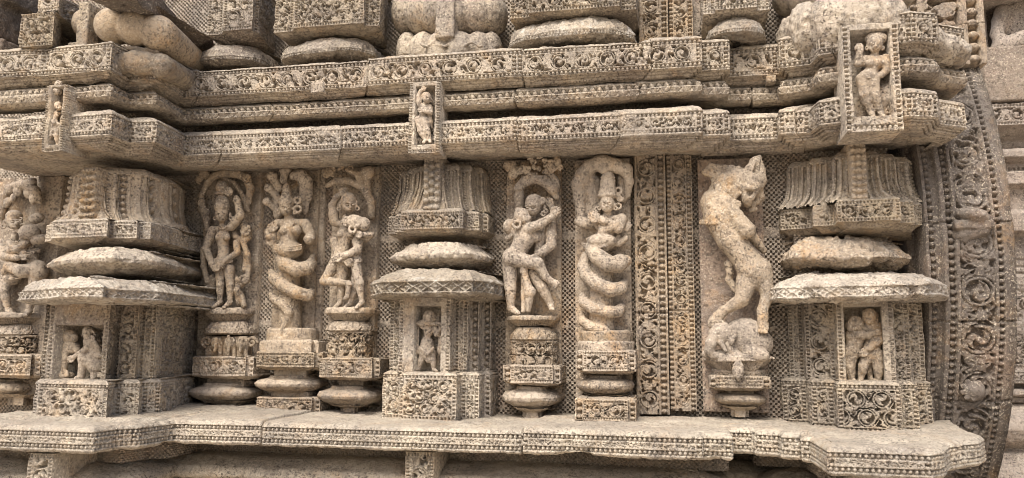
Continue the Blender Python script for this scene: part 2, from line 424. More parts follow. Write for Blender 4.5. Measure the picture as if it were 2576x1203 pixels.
# course under the ledge: pierced recess and a broad sloping moulding
LOW = pxpath(1180, [(-160, .72), (235, .74), (300, .64), (360, .60), (445, .42), (1313, .42), (1768, .44), (1840, .42), (1846, .16, .42), (1900, .12), (1905, .28), (2040, .30), (2080, .50), (2360, .50), (2440, .25)])
LOW += [(LOW[-1][0], -.1)]
lw = thing('plinth_moulding', 'broad dusty moulding course in shadow under the long ledge', 'moulding', (-.6, -.3, .95))
lq = lambda y, d: PZ(1000, y, d)
def S_pits(k=.012):
    return lambda U, C, L, H, sid: -k*((np.floor(U/.008)+np.floor(C/.008)) % 2)
mesh('pierced_neck', sweep([(x, d-.13) for x, d in LOW], [(.05, lz(1140)+.01), (0, lz(1140), S_pits()), (0, lq(1150, .24))], step=.004, seed=8), 'wall', lw)
mesh('sloping_course', sweep(LOW, [(-.14, lq(1146, .24)), (-.09, lq(1153, .27)), (-.075, lq(1157, .28)), (-.015, lq(1184, .34)), (0, lq(1203, .36)), (-.01, lq(1216, .36)), (-.12, lq(1222, .3)), (-.13, .95), (0, .93), (.02, .80), (.02, .5), (.1, .45), (.1, -.05)],
     step=.006, seed=9, rough=.003, chip=.012), 'ledge', lw)
def bracket(name, label, px0, px1, y0, y1, d, seed):
    x0, x1 = PX(px0, y0, d), PX(px1, y0, d); z1, z0 = PZ(px0, y0, d), PZ(px0, y1, d)
    o = mesh(name, relief(x0, x1, z0, z1, d-.3, d, lambda a, c, L, H: framed(a, c, L, H, .009, seed), step=.0023, seed=seed), 'ledge', loc=(x0, -d, z0))
    return tag(o, label, 'bracket', 'brackets under the ledge')
bracket('carved_bracket', 'small scroll carved bracket under the ledge below the porter pilaster', 1020, 1092, 1136, 1260, .47, 21)
bracket('carved_bracket', 'small worn bracket under the ledge at the far left of the wall', 72, 134, 1140, 1260, .80, 22)
bracket('carved_bracket', 'short bracket under the right end of the ledge', 2166, 2236, 1176, 1290, .62, 23)

# cornice plan, offsets shared by its three courses
def corn(y, e=0.0, k=0.0):
    """plan of the cornice band; e adds projection, k shifts the step edges"""
    q = pxpath(y, [(-170, .60+e), (110, .60+e), (278, .61+e), (327, .50+e), (393, .495+e), (467, .28+e), (1300, .28+e), (1766, .28+e), (1766, .235+e, .28+e), (1835, .235+e),
                   (1836, .15+e, .235+e), (1958, .15+e), (1961, .21+e), (2038, .23+e), (2062, .32+e), (2126, .34+e), (2300, .38+e), (2366, .35+e), (2369, .26+e), (2434, .20+e)])
    return q+[(q[-1][0], -.1)]
cz = lambda y, d: PZ(1299, y, d)
lo = thing('lower_cornice', 'lowest long cornice band with scrollwork between bead rows, right above the statues', 'cornice', (-.6, -.28, cz(380, .28)))
mesh('cornice_body', sweep(corn(340), [(-.13, cz(284, .2)), (-.03, cz(289, .27)), (-.006, cz(298, .27)), (0, cz(301, .28), fr(b=.0115, seed=5)), (0, cz(354, .28)), (-.004, cz(356, .28), S_fillets(2)), (-.022, cz(370, .25)), (-.024, cz(372, .25), S_fillets(2)), (-.05, cz(385, .22)), (-.09, cz(388, .2)), ('B', cz(398, .05))],
     step=.0023, seed=13, rough=.0024, chip=.008, wear=.5, joints=[PX(x, 340, .28) for x in (210, 560, 858, 1299, 1560, 2010)]), 'tan', lo)
mi = thing('roll_moulding', 'rounded middle roll between the two scroll cornices, with one bead row and petal carving', 'moulding', (-.6, -.22, cz(283, .2)))
e = -.012
mesh('roll_body', sweep(corn(255, e), [(-.16, cz(226, .12)), (-.06, cz(226, .17)), (-.02, cz(233, .21)), (-.004, cz(237, .22), S_beads(1.0, .0)), (.002, cz(248, .23)), (.006, cz(251, .235), S_petal(.036, 1.2)), (0, cz(264, .23)), (-.015, cz(274, .21)), (-.045, cz(281, .18)), (-.14, cz(284, .1))],
     step=.0023, seed=14, rough=.0024, chip=.008, wear=.45, joints=[PX(x, 255, .23) for x in (300, 700, 1299, 1610, 1900)]), 'tan', mi)
up = thing('upper_cornice', 'upper long cornice band with deep cut scrolls and stepped fillets beneath', 'cornice', (-.6, -.3, cz(215, .3)))
e = .012
mesh('cornice_body', sweep(corn(160, e), [('B', cz(113, .27)), (-.02, cz(116, .29)), (0, cz(120, .31), fr(b=.0125, seed=6)), (0, cz(190, .31)), (-.005, cz(192, .3), S_fillets(2)), (-.03, cz(206, .28)), (-.034, cz(208, .28), S_fillets(1)), (-.055, cz(217, .26)), (-.12, cz(220, .2)), (-.30, cz(222, .2))],
     step=.0023, seed=15, rough=.0026, chip=.012, wear=.5, joints=[PX(x, 160, .31) for x in (70, 240, 495, 920, 1312, 1640, 2090)]), 'tan', up)

# ------------------------------------------------------------------ pilasters
def niche_style(fk, rect, depth, b=.010, seed=0):
    """framed faces; the face number fk carries a sunk niche with bead borders"""
    def f(U, C, L, H, sid):
        out = framed(U, C, L, H, b, seed, 1.5)
        u0, u1, c0, c1 = rect
        m = sid == 2*fk+1
        a = U/L; c = C/H
        e = b*.3
        side = np.where((U > e) & (U < e+b), beads(C, U-e, H, b), 0)+np.where((L-U > e) & (L-U < e+b), beads(C, L-U-e, H, b), 0)
        fc = np.where((a > u0) & (a < u1) & (c > c0) & (c < c1), -depth, side)
        return np.where(m, fc, out)
    return f
# --- the pilaster in the middle (porter niche)
pc = thing('carved_pilaster', 'middle pilaster with a porter carrying a yoke in its niche', 'pilaster', (PX(1075, 1055, .27), -.2, ZL), 'carved pilasters')
mesh('base_block', sweep(steps(1000, [(960, 1003, .21), (1003, 1148, .27), (1148, 1205, .21), (1205, 1234, .13)]),
     prof(1075, .27, [('B', None), (-.012, 937), (0, 943, fr(b=.0105, seed=11)), (0, 1060)]), seed=31, chip=.006), 'tan', pc)
mesh('shaft', sweep(steps(850, [(980, 1003, .16), (1003, 1132, .22), (1132, 1176, .16), (1176, 1205, .12), (1205, 1235, .07)]),
     prof(1070, .22, [(0, 742, niche_style(1, (.30, .82, .14, .985), .075, seed=12)), (0, 941)]), seed=32, wear=.4), 'tan', pc)
mesh('eaves_slab', sweep(pxpath(720, [(932, -.02, .20), (932, .20), (950, .31), (965, .345), (1190, .35), (1225, .27), (1240, .25), (1262, .15), (None, -.02)]),
     prof(1070, .35, [('B', 676), (-.09, 679), (-.04, 688), (-.012, 702), (0, 708, S_diamond(1.4, 3)), (0, 738), (-.01, 744), (-.04, 749), ('B', 748)]), seed=33, rough=.004, chip=.014, wave=.006), 'white', pc)
mesh('disc_slab', sweep(pxpath(645, [(978, -.02, .14), (978, .14), (1000, .22), (1040, .27), (1100, .28), (1170, .25), (1205, .19), (1236, .10), (None, -.02)]),
     prof(1070, .27, [('B', 608), (-.06, 611), (-.05, 620), (-.012, 632), (0, 640), (-.006, 650), (-.035, 658), (-.06, 668), (-.09, 674), ('B', 676)]), seed=34, rough=.005, chip=.022, wave=.010), 'tan', pc)
mesh('neck', sweep(steps(680, [(1010, 1200, .06)]), prof(1070, .06, [(0, 590, S_pits(.01)), (0, 700)]), seed=36), 'wall', pc)
FR_C = [(976, 992, .12), (992, 1008, .17), (1008, 1165, .23), (1165, 1205, .17), (1205, 1228, .12)]
mesh('capital_frieze', sweep(steps(550, FR_C),
     prof(1080, .23, [('B', 524), (-.02, 526), (-.003, 530), (0, 532, fr(b=.0075, seed=14)), (0, 576), (-.012, 580), (-.02, 586), (-.06, 592), ('B', 596)]), seed=35, chip=.004), 'tan', pc)
BC = steps(480, [(1002, 1022, .10), (1022, 1045, .14), (1045, 1062, .17), (1062, 1118, .19), (1118, 1158, .17), (1158, 1190, .14), (1190, 1218, .10)])
mesh('bell_capital', sweep(BC, prof(1080, .17, [('B', 410), (-.03, 413), (-.012, 417), (0, 430, S_ribs(.034, 1.0, 2)), (.002, 470, S_ribs(.034, 1.0, 2)), (.012, 505, S_ribs(.034, 1., 2)), (.024, 528)]), seed=37, wear=.35), 'tan', pc)
def garland(px0, px1, y0, y1, d, d0, seed):
    x0, x1 = PX(px0, y1, d), PX(px1, y1, d); z1, z0 = PZ(px0, y0, d), PZ(px0, y1, d)
    def fn(a, c, L, H):
        m = np.where((a > .3*L) & (a < .7*L), beads(c, a-.3*L, H, .4*L, .8), 0)
        e = np.where(a <= .3*L, beads(c, a, H, .3*L, .8, 1.5), 0)+np.where(a >= .7*L, beads(c, L-a, H, .3*L, .8, 1.5), 0)
        return m+e
    return relief(x0, x1, z0, z1, d0, d, fn, step=.003, seed=seed)
mesh('garland_strip', garland(1062, 1102, 388, 532, .225, .05, 41), 'tan', pc)

# --- the large pilaster on the left (crouching couple niche)
pl = thing('carved_pilaster', 'big left pilaster with a crouching couple in its niche and a smooth bell top', 'pilaster', (PX(180, 1055, .6), -.55, ZL), 'carved pilasters')
mesh('base_block', sweep(pxpath(1005, [(84, 0, .56), (84, .56), (93, .56), (95, .61), (270, .61), (289, .52), (350, .50), (357, .45), (403, .41), (488, .06)]),
     prof(180, .61, [('B', 952), (-.012, 957), (0, 965, fr(b=.011, seed=51)), (0, 1064)]), seed=51, chip=.010), 'tan', pl)
mesh('shaft', sweep(pxpath(860, [(108, 0, .5), (108, .50), (120, .50), (122, .55), (272, .555), (290, .48), (345, .47), (352, .43), (390, .42), (404, .38), (488, .04)]),
     prof(200, .55, [(0, 745, niche_style(1, (.10, .91, .34, .985), .10, seed=52)), (0, 963)]), seed=52, chip=.006), 'tan', pl)
mesh('eaves_slab', sweep(pxpath(735, [(38, 0, .52), (38, .52), (60, .62), (150, .76), (260, .77), (268, .70), (330, .62), (400, .54), (470, .35), (500, .22), (None, -.02)]),
     prof(220, .75, [('B', 690), (-.055, 696), (-.018, 714), (0, 722, S_diamond(1.0, 5)), (0, 746), (-.012, 752), (-.05, 757), ('B', 757)]), seed=53, rough=.0045, chip=.016, wave=.006), 'white', pl)
mesh('disc_slab', sweep(pxpath(660, [(116, 0, .45), (116, .45), (150, .56), (200, .61), (280, .61), (340, .55), (400, .46), (450, .30), (474, .16), (None, -.02)]),
     prof(220, .61, [('B', 621), (-.045, 625), (-.035, 633), (-.012, 640), (0, 650), (-.004, 660), (-.02, 668), (-.05, 676), (-.075, 687), ('B', 690)]), seed=54, rough=.004, chip=.012, wave=.006), 'tan', pl)
mesh('neck', sweep(pxpath(690, [(180, .28), (330, .28), (440, .06)]), prof(220, .28, [(0, 600, S_pits(.01)), (0, 712)]), seed=56), 'wall', pl)
mesh('capital_frieze', sweep(pxpath(580, [(114, 0, .44), (114, .44), (130, .46), (132, .53), (270, .55), (277, .50), (345, .49), (350, .46), (380, .45), (392, .42), (450, .25), (474, .13), (None, -.02)]),
     prof(200, .55, [('B', 548), (-.01, 550), (0, 553, fr(b=.008, seed=53)), (0, 596), (-.01, 599), (-.02, 604), (-.05, 612), ('B', 616)]), seed=55, chip=.004), 'tan', pl)
mesh('bell_capital', sweep(pxpath(500, [(166, 0, .38), (166, .38), (190, .43), (235, .46), (262, .45), (264, .44), (295, .43), (300, .42), (370, .36), (374, .35), (440, .20), (470, .04)]),
     prof(240, .45, [('B', 420), (-.03, 422), (-.012, 428), (0, 436, S_ribs(.12, .8, 2)), (.004, 500, S_ribs(.12, .8, 3)), (.016, 530, S_ribs(.12, .8, 3)), (.05, 551)]), seed=57, wear=.4), 'ochre', pl)
mesh('garland_strip', garland(192, 228, 420, 552, .51, .35, 58), 'ochre', pl)

# --- the pilaster on the right (standing couple niche)
pr_ = thing('carved_pilaster', 'right pilaster with a standing couple in its niche and broken slabs above', 'pilaster', (PX(2190, 1080, .3), -.25, ZL), 'carved pilasters')
mesh('base_block', sweep(pxpath(1020, [(1962, -.02), (1968, .03), (2030, .05), (2035, .10), (2042, .12), (2098, .15), (2106, .24), (2270, .27), (2272, .20, .27), (2312, .20), (2313, .11, .2), (2347, .09), (None, -.02)]),
     prof(2190, .26, [('B', 955), (-.012, 960), (0, 967, fr(b=.0108, seed=61)), (0, 1092)]), seed=61, chip=.012), 'tan', pr_)
mesh('shaft', sweep(pxpath(880, [(1982, -.02), (1984, .02), (2022, .03), (2026, .08), (2100, .12), (2108, .19), (2252, .22), (2253, .15, .22), (2290, .15), (2291, .09, .15), (2326, .08), (None, -.02)]),
     prof(2180, .21, [(0, 750, niche_style(2, (.14, .80, .10, .97), .085, seed=62)), (0, 972)]), seed=62, chip=.012), 'tan', pr_)
mesh('eaves_slab', sweep(pxpath(725, [(1938, -.02, .12), (1938, .12), (1955, .24), (2030, .27), (2050, .30), (2290, .34), (2330, .28), (2368, .20), (2384, .12), (None, -.02)]),
     prof(2160, .32, [('B', 680), (-.16, 683), (-.07, 690), (-.012, 706), (0, 714, S_diamond(.8, 8)), (0, 742), (-.012, 748), (-.05, 755), ('B', 757)]), seed=63, rough=.006, chip=.026, wave=.012), 'white', pr_)
mesh('disc_slab', sweep(pxpath(645, [(1962, -.02, .08), (1962, .08), (1990, .15), (2050, .19), (2110, .22), (2200, .22), (2260, .15), (2296, .08), (None, -.02)]),
     prof(2140, .20, [('B', 596), (-.10, 598), (-.05, 612), (-.01, 630), (0, 645), (-.02, 660), (-.06, 674), (-.11, 682), ('B', 684)]), seed=64, rough=.008, chip=.05, wave=.02), 'ochre', pr_)
mesh('neck', sweep(steps(680, [(2000, 2240, .05)]), prof(2140, .05, [(0, 575, S_pits(.012)), (0, 705)]), seed=66), 'wall', pr_)
mesh('capital_frieze', sweep(pxpath(540, [(1958, -.02), (1963, .06), (2040, .09), (2044, .14), (2098, .15), (2106, .22), (2266, .24), (2268, .18, .24), (2300, .17), (2301, .12, .17), (2320, .11), (None, -.02)]),
     prof(2180, .22, [('B', 496), (-.012, 500), (0, 504, fr(b=.0085, seed=63)), (0, 558), (-.012, 562), (-.03, 576), ('B', 584)]), seed=65, chip=.006), 'tan', pr_)
mesh('bell_capital', sweep(pxpath(440, [(1976, -.02), (1980, .05), (2028, .06), (2034, .10), (2090, .11), (2098, .16), (2220, .18), (2224, .13, .18), (2262, .12), (2266, .08, .12), (2298, .07), (None, -.02)]),
     prof(2180, .17, [('B', 378), (-.02, 382), (0, 396, S_ribs(.04, 1.0, 2)), (.002, 450, S_ribs(.04, 1.0, 2)), (.010, 480, S_ribs(.04, 1., 2)), (.035, 500)]), seed=67, wear=.4), 'tan', pr_)
mesh('garland_strip', garland(2146, 2186, 350, 504, .225, .05, 68), 'ochre', pr_)

def tab(par, px, y0, y1, d, w=14):
    x0, x1 = PX(px-w, y0, d), PX(px+w, y0, d)
    mesh('tab', relief(x0, x1, PZ(px, y1, d), PZ(px, y0, d), d-.09, d, step=.004, seed=int(px), rough=.004, chip=.006), 'tan', par)
tab(up, 797, 208, 232, .30, 16); tab(lo, 577, 381, 397, .265, 13); tab(lo, 797, 373, 393, .262, 15); tab(up, 1940, 190, 206, .17, 12)
# ------------------------------------------------------------------ sculpted stone: smooth-union solids, polygonised
class Fig:
    """solid modelled in photograph units: (x, y) read in the photograph, e = relief towards the viewer"""
    def __init__(f, cx, cy, d0, vox=1.7):
        f.d0 = d0; f.o = P(cx, cy, d0); f.s = (D0-d0)/FOC*1.035; f.vox = vox; f.prims = []; f.nz = (1.0, .22); f.pat = None
    def q(f, p):
        w = P(p[0], p[1], f.d0+p[2]*f.s)
        return np.array([(w[0]-f.o[0])/f.s, p[2], (w[2]-f.o[2])/f.s])
    def cap(f, a, b, ra, rb=None, k=4, op=1):
        f.prims.append(('c', f.q(a), f.q(b), ra, ra if rb is None else rb, k, op)); return f
    def chain(f, pts, rs, k=4, op=1):
        if not hasattr(rs, '__len__'): rs = [rs]*len(pts)
        for a, b, ra, rb in zip(pts[:-1], pts[1:], rs[:-1], rs[1:]): f.cap(a, b, ra, rb, k, op)
        return f
    def ell(f, c, r, rot=0, k=4, op=1):
        f.prims.append(('e', f.q(c), np.array(r, float), math.radians(rot), k, op)); return f
    def ball(f, c, r, k=4, op=1): return f.ell(c, (r, r, r), 0, k, op)
    def box(f, c, h, rnd=2, k=2, op=1):
        f.prims.append(('b', f.q(c), np.array(h, float), rnd, k, op)); return f
    def ring(f, c, r, t, k=1.5, n=10, ey=1.0):
        pts = [(c[0]+r*math.cos(2*math.pi*i/n), c[1]+r*ey*math.sin(2*math.pi*i/n), c[2]) for i in range(n+1)]
        return f.chain(pts, t, k)
    def spiral(f, c, r, t, turns=1.4, ph=0, sg=1, k=1.5, n=16):
        pts = []
        for i in range(n+1):
            u = i/n; a = ph+sg*u*turns*2*math.pi; rr = r*(1-.85*u)
            pts.append((c[0]+rr*math.cos(a), c[1]+rr*math.sin(a), c[2]))
        return f.chain(pts, [t*(1-.3*i/n) for i in range(n+1)], k)
    def geo(f, emin=-24):
        lo = []; hi = []
        for p in f.prims:
            if p[-1] < 0: continue
            if p[0] == 'c': m = max(p[3], p[4]); lo.append(np.minimum(p[1], p[2])-m); hi.append(np.maximum(p[1], p[2])+m)
            elif p[0] == 'e': m = p[2].max(); lo.append(p[1]-m); hi.append(p[1]+m)
            else: lo.append(p[1]-p[2]-p[3]); hi.append(p[1]+p[2]+p[3])
        pad = 4*f.vox
        lo = np.min(lo, 0)-pad; hi = np.max(hi, 0)+pad; lo[1] = max(lo[1], emin-2*f.vox)
        n = np.ceil((hi-lo)/f.vox).astype(int)+1
        ax = [lo[i]+np.arange(n[i])*f.vox for i in range(3)]
        Fd = np.full(n, 50.0, np.float32)
        for p in f.prims:
            k, op = p[-2], p[-1]
            if p[0] == 'c': m = max(p[3], p[4]); a, b = np.minimum(p[1], p[2])-m, np.maximum(p[1], p[2])+m
            elif p[0] == 'e': m = p[2].max(); a, b = p[1]-m, p[1]+m
            else: a, b = p[1]-p[2]-p[3], p[1]+p[2]+p[3]
            g = k+3*f.vox
            i0 = np.clip(np.floor((a-g-lo)/f.vox).astype(int), 0, n-1); i1 = np.clip(np.ceil((b+g-lo)/f.vox).astype(int)+1, 1, n)
            if np.any(i1 <= i0): continue
            sl = tuple(slice(i0[j], i1[j]) for j in range(3))
            X = ax[0][sl[0]][:, None, None]; E = ax[1][sl[1]][None, :, None]; Z = ax[2][sl[2]][None, None, :]
            if p[0] == 'c':
                A, Bv = p[1], p[2]; d = Bv-A; dl = max(float(d @ d), 1e-6)
                t = np.clip(((X-A[0])*d[0]+(E-A[1])*d[1]+(Z-A[2])*d[2])/dl, 0, 1)
                sd = np.sqrt((X-A[0]-t*d[0])**2+(E-A[1]-t*d[1])**2+(Z-A[2]-t*d[2])**2)-(p[3]+t*(p[4]-p[3]))
            elif p[0] == 'e':
                c, s_ = math.cos(p[3]), math.sin(p[3]); x = X-p[1][0]; z = Z-p[1][2]
                xr = (x*c-z*s_)/p[2][0]; zr = (x*s_+z*c)/p[2][2]; er = (E-p[1][1])/p[2][1]
                rr = np.sqrt(xr**2+zr**2+er**2)
                sd = (rr-1)*p[2].min()*np.where(rr > 1, 1, 1)
            else:
                h, rn = p[2], p[3]
                qx, qe, qz = np.abs(X-p[1][0])-h[0], np.abs(E-p[1][1])-h[1], np.abs(Z-p[1][2])-h[2]
                sd = np.sqrt(np.maximum(qx, 0)**2+np.maximum(qe, 0)**2+np.maximum(qz, 0)**2)+np.minimum(np.maximum(np.maximum(qx, qe), qz), 0)-rn
            cur = Fd[sl]
            if op > 0:
                hh = np.clip(.5+.5*(cur-sd)/k, 0, 1); Fd[sl] = cur*(1-hh)+sd*hh-k*hh*(1-hh)
            else:
                hh = np.clip(.5-.5*(cur+sd)/k, 0, 1); Fd[sl] = cur*(1-hh)-sd*hh+k*hh*(1-hh)
        band = np.abs(Fd) < 8
        idx = np.nonzero(band); pts = np.stack([ax[0][idx[0]], ax[1][idx[1]], ax[2][idx[2]]], -1)
        if len(pts) and f.nz[0]:
            Fd[idx] += f.nz[0]*fnoise(pts+f.o*100, f.nz[1], 7, 3)+.5*f.nz[0]*fnoise(pts+f.o*77, .05, 9, 2)
        if f.pat is not None and len(pts): Fd[idx] += f.pat(pts[:, 0], pts[:, 1], pts[:, 2])
        Fd[:, 0, :] = 9; Fd[0] = 9; Fd[-1] = 9; Fd[:, -1] = 9; Fd[:, :, 0] = 9; Fd[:, :, -1] = 9
        v, fc = nets(Fd)
        v = v*f.vox+lo
        V = np.stack([f.o[0]+v[:, 0]*f.s, -(f.d0+v[:, 1]*f.s), f.o[2]+v[:, 2]*f.s], -1)
        return V, fc
def nets(F):
    """naive surface nets"""
    S_ = F < 0
    nx, ny, nz = F.shape
    cs = [(i, j, k) for i in (0, 1) for j in (0, 1) for k in (0, 1)]
    sub = lambda A, c: A[c[0]:nx-1+c[0], c[1]:ny-1+c[1], c[2]:nz-1+c[2]]
    cnt = sum(sub(S_, c).astype(np.int8) for c in cs)
    act = (cnt > 0) & (cnt < 8)
    idx = np.full(act.shape, -1, np.int64); I = np.nonzero(act); idx[I] = np.arange(len(I[0]))
    val = {c: sub(F, c)[I] for c in cs}
    acc = np.zeros((len(I[0]), 3)); num = np.zeros(len(I[0]))
    for c in cs:
        for ax in range(3):
            if c[ax] == 0:
                c2 = list(c); c2[ax] = 1; c2 = tuple(c2)
                a, b = val[c], val[c2]; m = (a < 0) != (b < 0)
                t = np.where(m, a/np.where(m, a-b, 1), 0)
                pt = np.array(c, float)[None].repeat(len(a), 0); pt[:, ax] += t
                acc += pt*m[:, None]; num += m
    v = acc/num[:, None] + np.stack(I, -1)
    fcs = []
    for ax in range(3):
        a1, a2 = (ax+1) % 3, (ax+2) % 3
        sl0 = [slice(1, -1)]*3; sl0[ax] = slice(0, -1); sl1 = [slice(1, -1)]*3; sl1[ax] = slice(1, None)
        A, B_ = S_[tuple(sl0)], S_[tuple(sl1)]
        for inside, flip in ((A & ~B_, False), (~A & B_, True)):
            J = np.nonzero(inside)
            base = [None]*3
            for t in range(3): base[t] = J[t]+(0 if t == ax else 1)
            def at(o1, o2):
                b = list(base); b[a1] = b[a1]-o1; b[a2] = b[a2]-o2
                return idx[b[0], b[1], b[2]]
            q = np.stack([at(1, 1), at(0, 1), at(0, 0), at(1, 0)], -1)
            fcs.append(q[:, ::-1] if flip else q)
    f = np.concatenate(fcs)
    # (X, d, Z) is left handed against the world axes
    return v, f[:, ::-1]

def scales(ztop):
    return lambda x, e, z: np.where(z < ztop, 1.1*np.sin(.80*(x+z+.5*e))*np.sin(.80*(x-z)), 0)
def head(f, c, r, face=(0, .1), cap='dome', jaw=1.0):
    """head of radius r; face = offset of the nose direction in the picture plane (x, y)"""
    x, y, e = c; fx, fy = face
    f.ell((x, y, e), (r*.80, r*.88, r*1.0), 0, 3)
    f.ell((x+fx*r*.45, y+r*.45, e+r*.28), (r*.55*jaw, r*.55, r*.55), 0, 4)                 # jaw
    n = (x+fx*r*.85, y+r*.18+fy*r, e+r*.86*(1-.35*abs(fx)))
    f.cap((n[0]-fx*r*.1, n[1]-r*.3, n[2]-r*.1), (n[0]+fx*r*.12, n[1]+.02*r, n[2]+r*.06), r*.12, r*.18, 1.5)
    f.chain([(n[0]-r*.5, n[1]-r*.33, n[2]-r*.16), (n[0], n[1]-r*.40, n[2]-r*.02), (n[0]+r*.5, n[1]-r*.33, n[2]-r*.16)], r*.09, 1)
    for s in (-1, 1):
        ex = n[0]+s*r*.33*(1-.4*abs(fx))
        f.ell((ex, n[1]-r*.20, n[2]-r*.02), (r*.27, r*.26, r*.18), 0, 1.2, -1)                # sockets
        f.ell((ex, n[1]-r*.19, n[2]-r*.16), (r*.20, r*.14, r*.10), 0, .8)                    # lids
        f.ell((x+s*r*.84-fx*r*.5, y+r*.15, e), (r*.16, r*.2, r*.32), 0, 2)                    # ears
    f.ell((n[0]-fx*r*.06, n[1]+r*.30, n[2]-r*.12), (r*.26, r*.13, r*.09), 0, 1)              # lips
    f.cap((n[0]-r*.22, n[1]+r*.31, n[2]+.02*r), (n[0]+r*.22, n[1]+r*.31, n[2]+.02*r), r*.05, r*.05, .5, -1)
    if cap == 'dome':
        f.ell((x, y-r*.35, e-r*.02), (r*.86, r*.9, r*.82), 0, 2)
        f.ring((x, y-r*.18, e+r*.05), r*.84, r*.09, 1, 12, .25)
    elif cap == 'crown':
        f.cap((x, y-r*.5, e), (x, y-r*.75, e), r*.92, r*.88, 1.5)
        for i in range(5):
            u = i/4; f.cap((x, y-r*(.9+1.5*u), e), (x, y-r*(1.05+1.5*u), e), r*(.74-.34*u), r*(.70-.34*u), 1.2)
        f.ball((x, y-r*2.7, e), r*.24, 1)
    elif cap == 'bun':
        f.ell((x-fx*r*.9, y-r*.25, e-r*.1), (r*.62, r*.62, r*.7), 0, 2)
    for s in (-1, 1):
        f.ring((x+s*r*.95-fx*r*.5, y+r*.55, e+r*.05), r*.20, r*.09, 1, 8)
def hand(f, w, h, r, spread=1.0):
    """palm at h coming from wrist w with four bent fingers and a thumb"""
    wx, wy, we = w; hx, hy, he = h; dx, dy, de = hx-wx, hy-wy, he-we; L = max(math.hypot(dx, dy), 1e-3); ux, uy = dx/L, dy/L; vx, vy = -uy, ux
    f.ell((hx, hy, he), (r*.95, r*.6, r*.95), 0, 2)
    for i, (o, l) in enumerate(((-.8, 1.7), (-.28, 2.0), (.25, 1.95), (.75, 1.5))):
        a = (hx+vx*o*r*spread, hy+vy*o*r*spread, he+r*.1); m = (a[0]+ux*r*l*.55, a[1]+uy*r*l*.55, he+r*.25); t = (a[0]+ux*r*l*.95, a[1]+uy*r*l*.95, he-r*.15)
        f.chain([a, m, t], [r*.3, r*.28, r*.22], .8)
    f.chain([(hx-vx*r*.7-ux*r*.4, hy-vy*r*.7-uy*r*.4, he+r*.1), (hx-vx*r*1.15+ux*r*.3, hy-vy*r*1.15+uy*r*.3, he+r*.35), (hx-vx*r*1.05+ux*r*.9, hy-vy*r*1.05+uy*r*.9, he+r*.4)], [r*.34, r*.30, r*.24], .8)
def limb(f, a, b, c, ra, rb, rc, hnd=None, k=2, bangles=False):
    f.cap(a, b, ra, rb, k); f.cap(b, c, rb, rc, k)
    m = tuple(a[i]*.55+b[i]*.45 for i in range(3)); f.ell(m, (ra*1.04, ra*1.04, ra*1.2), 0, k)
    if bangles:
        w = tuple(b[i]*.15+c[i]*.85 for i in range(3)); f.ell(w, (rc*1.35, rc*1.35, rc*1.0), 0, 1)
    if hnd: hand(f, b, hnd, rc*1.15)
def leg(f, hip, knee, ank, toe, r, k=2.5):
    f.cap(hip, knee, r, r*.66, k); f.ball(knee, r*.70, 3)
    calf = tuple(knee[i]*.65+ank[i]*.35 for i in range(3)); f.cap(knee, calf, r*.62, r*.62, 3); f.cap(calf, ank, r*.62, r*.40, 3)
    f.cap(ank, toe, r*.44, r*.32, 3); f.ring((ank[0], ank[1]-r*.15, ank[2]), r*.42, r*.1, 1, 8, .3)
    for j in range(4):
        o = (j-1.5)*r*.17; f.cap((toe[0]+o*.6, toe[1]-r*.05, toe[2]+o*.4), (toe[0]+o, toe[1]+r*.05, toe[2]+r*.28), r*.12, r*.1, .8)
def torso(f, neck, shl, shr, waist, hip, w=1.0, bust=True, k=4):
    hw = math.hypot(shr[0]-shl[0], shr[1]-shl[1])/2
    ch = tuple((shl[i]+shr[i])/2*.62+waist[i]*.38 for i in range(3))
    f.cap(neck, (ch[0], ch[1]-hw*.6, ch[2]), hw*.34, hw*.40, 3)
    f.cap(shl, shr, hw*.36, hw*.36, k); f.ell(ch, (hw*.86, hw*.60, hw*.8), 0, k)
    f.cap(ch, waist, hw*.72, hw*.60*w, k); f.cap(waist, hip, hw*.60*w, hw*.86*w, k)
    f.ell(hip, (hw*1.02*w, hw*.7, hw*.62), 0, k)
    if bust:
        for s in (-1, 1): f.ball((ch[0]+s*hw*.44, ch[1]+hw*.02, ch[2]+hw*.50), hw*.40, 2)
    else: f.ell((ch[0], ch[1]-hw*.12, ch[2]+hw*.32), (hw*.7, hw*.35, hw*.4), 0, 3)
    nb = [(neck[0]+hw*.45*math.cos(t), neck[1]+hw*(.22+.42*math.sin(t)), neck[2]+hw*.36+hw*.14*math.sin(t)) for t in np.linspace(0.1, math.pi-.1, 8)]
    f.chain(nb, hw*.07, .8)
    for q in (-.32, -.16, 0.0):
        f.chain([(hip[0]+hw*1.0*w*t, hip[1]+hw*(q+.18*(1-t*t)), hip[2]+hw*.74*math.sqrt(max(0, 1-.8*t*t))) for t in np.linspace(-.95, .95, 8)], hw*.075, .8)
def leafspray(f, c, r, n, seed, e=8, t=3.2):
    g = random.Random(seed)
    for i in range(n):
        a = g.uniform(0, 6.28); rr = r*math.sqrt(g.random()); x, y = c[0]+rr*math.cos(a), c[1]+rr*.8*math.sin(a)
        if g.random() < .5: f.spiral((x, y, c[2]+e*g.uniform(.6, 1.1)), g.uniform(6, 10), t*.7, 1.2, g.uniform(0, 6), g.choice((-1, 1)))
        else: f.ell((x, y, c[2]+e*g.uniform(.5, 1)), (g.uniform(4, 6), 5, g.uniform(8, 12)), g.uniform(0, 180), 2)
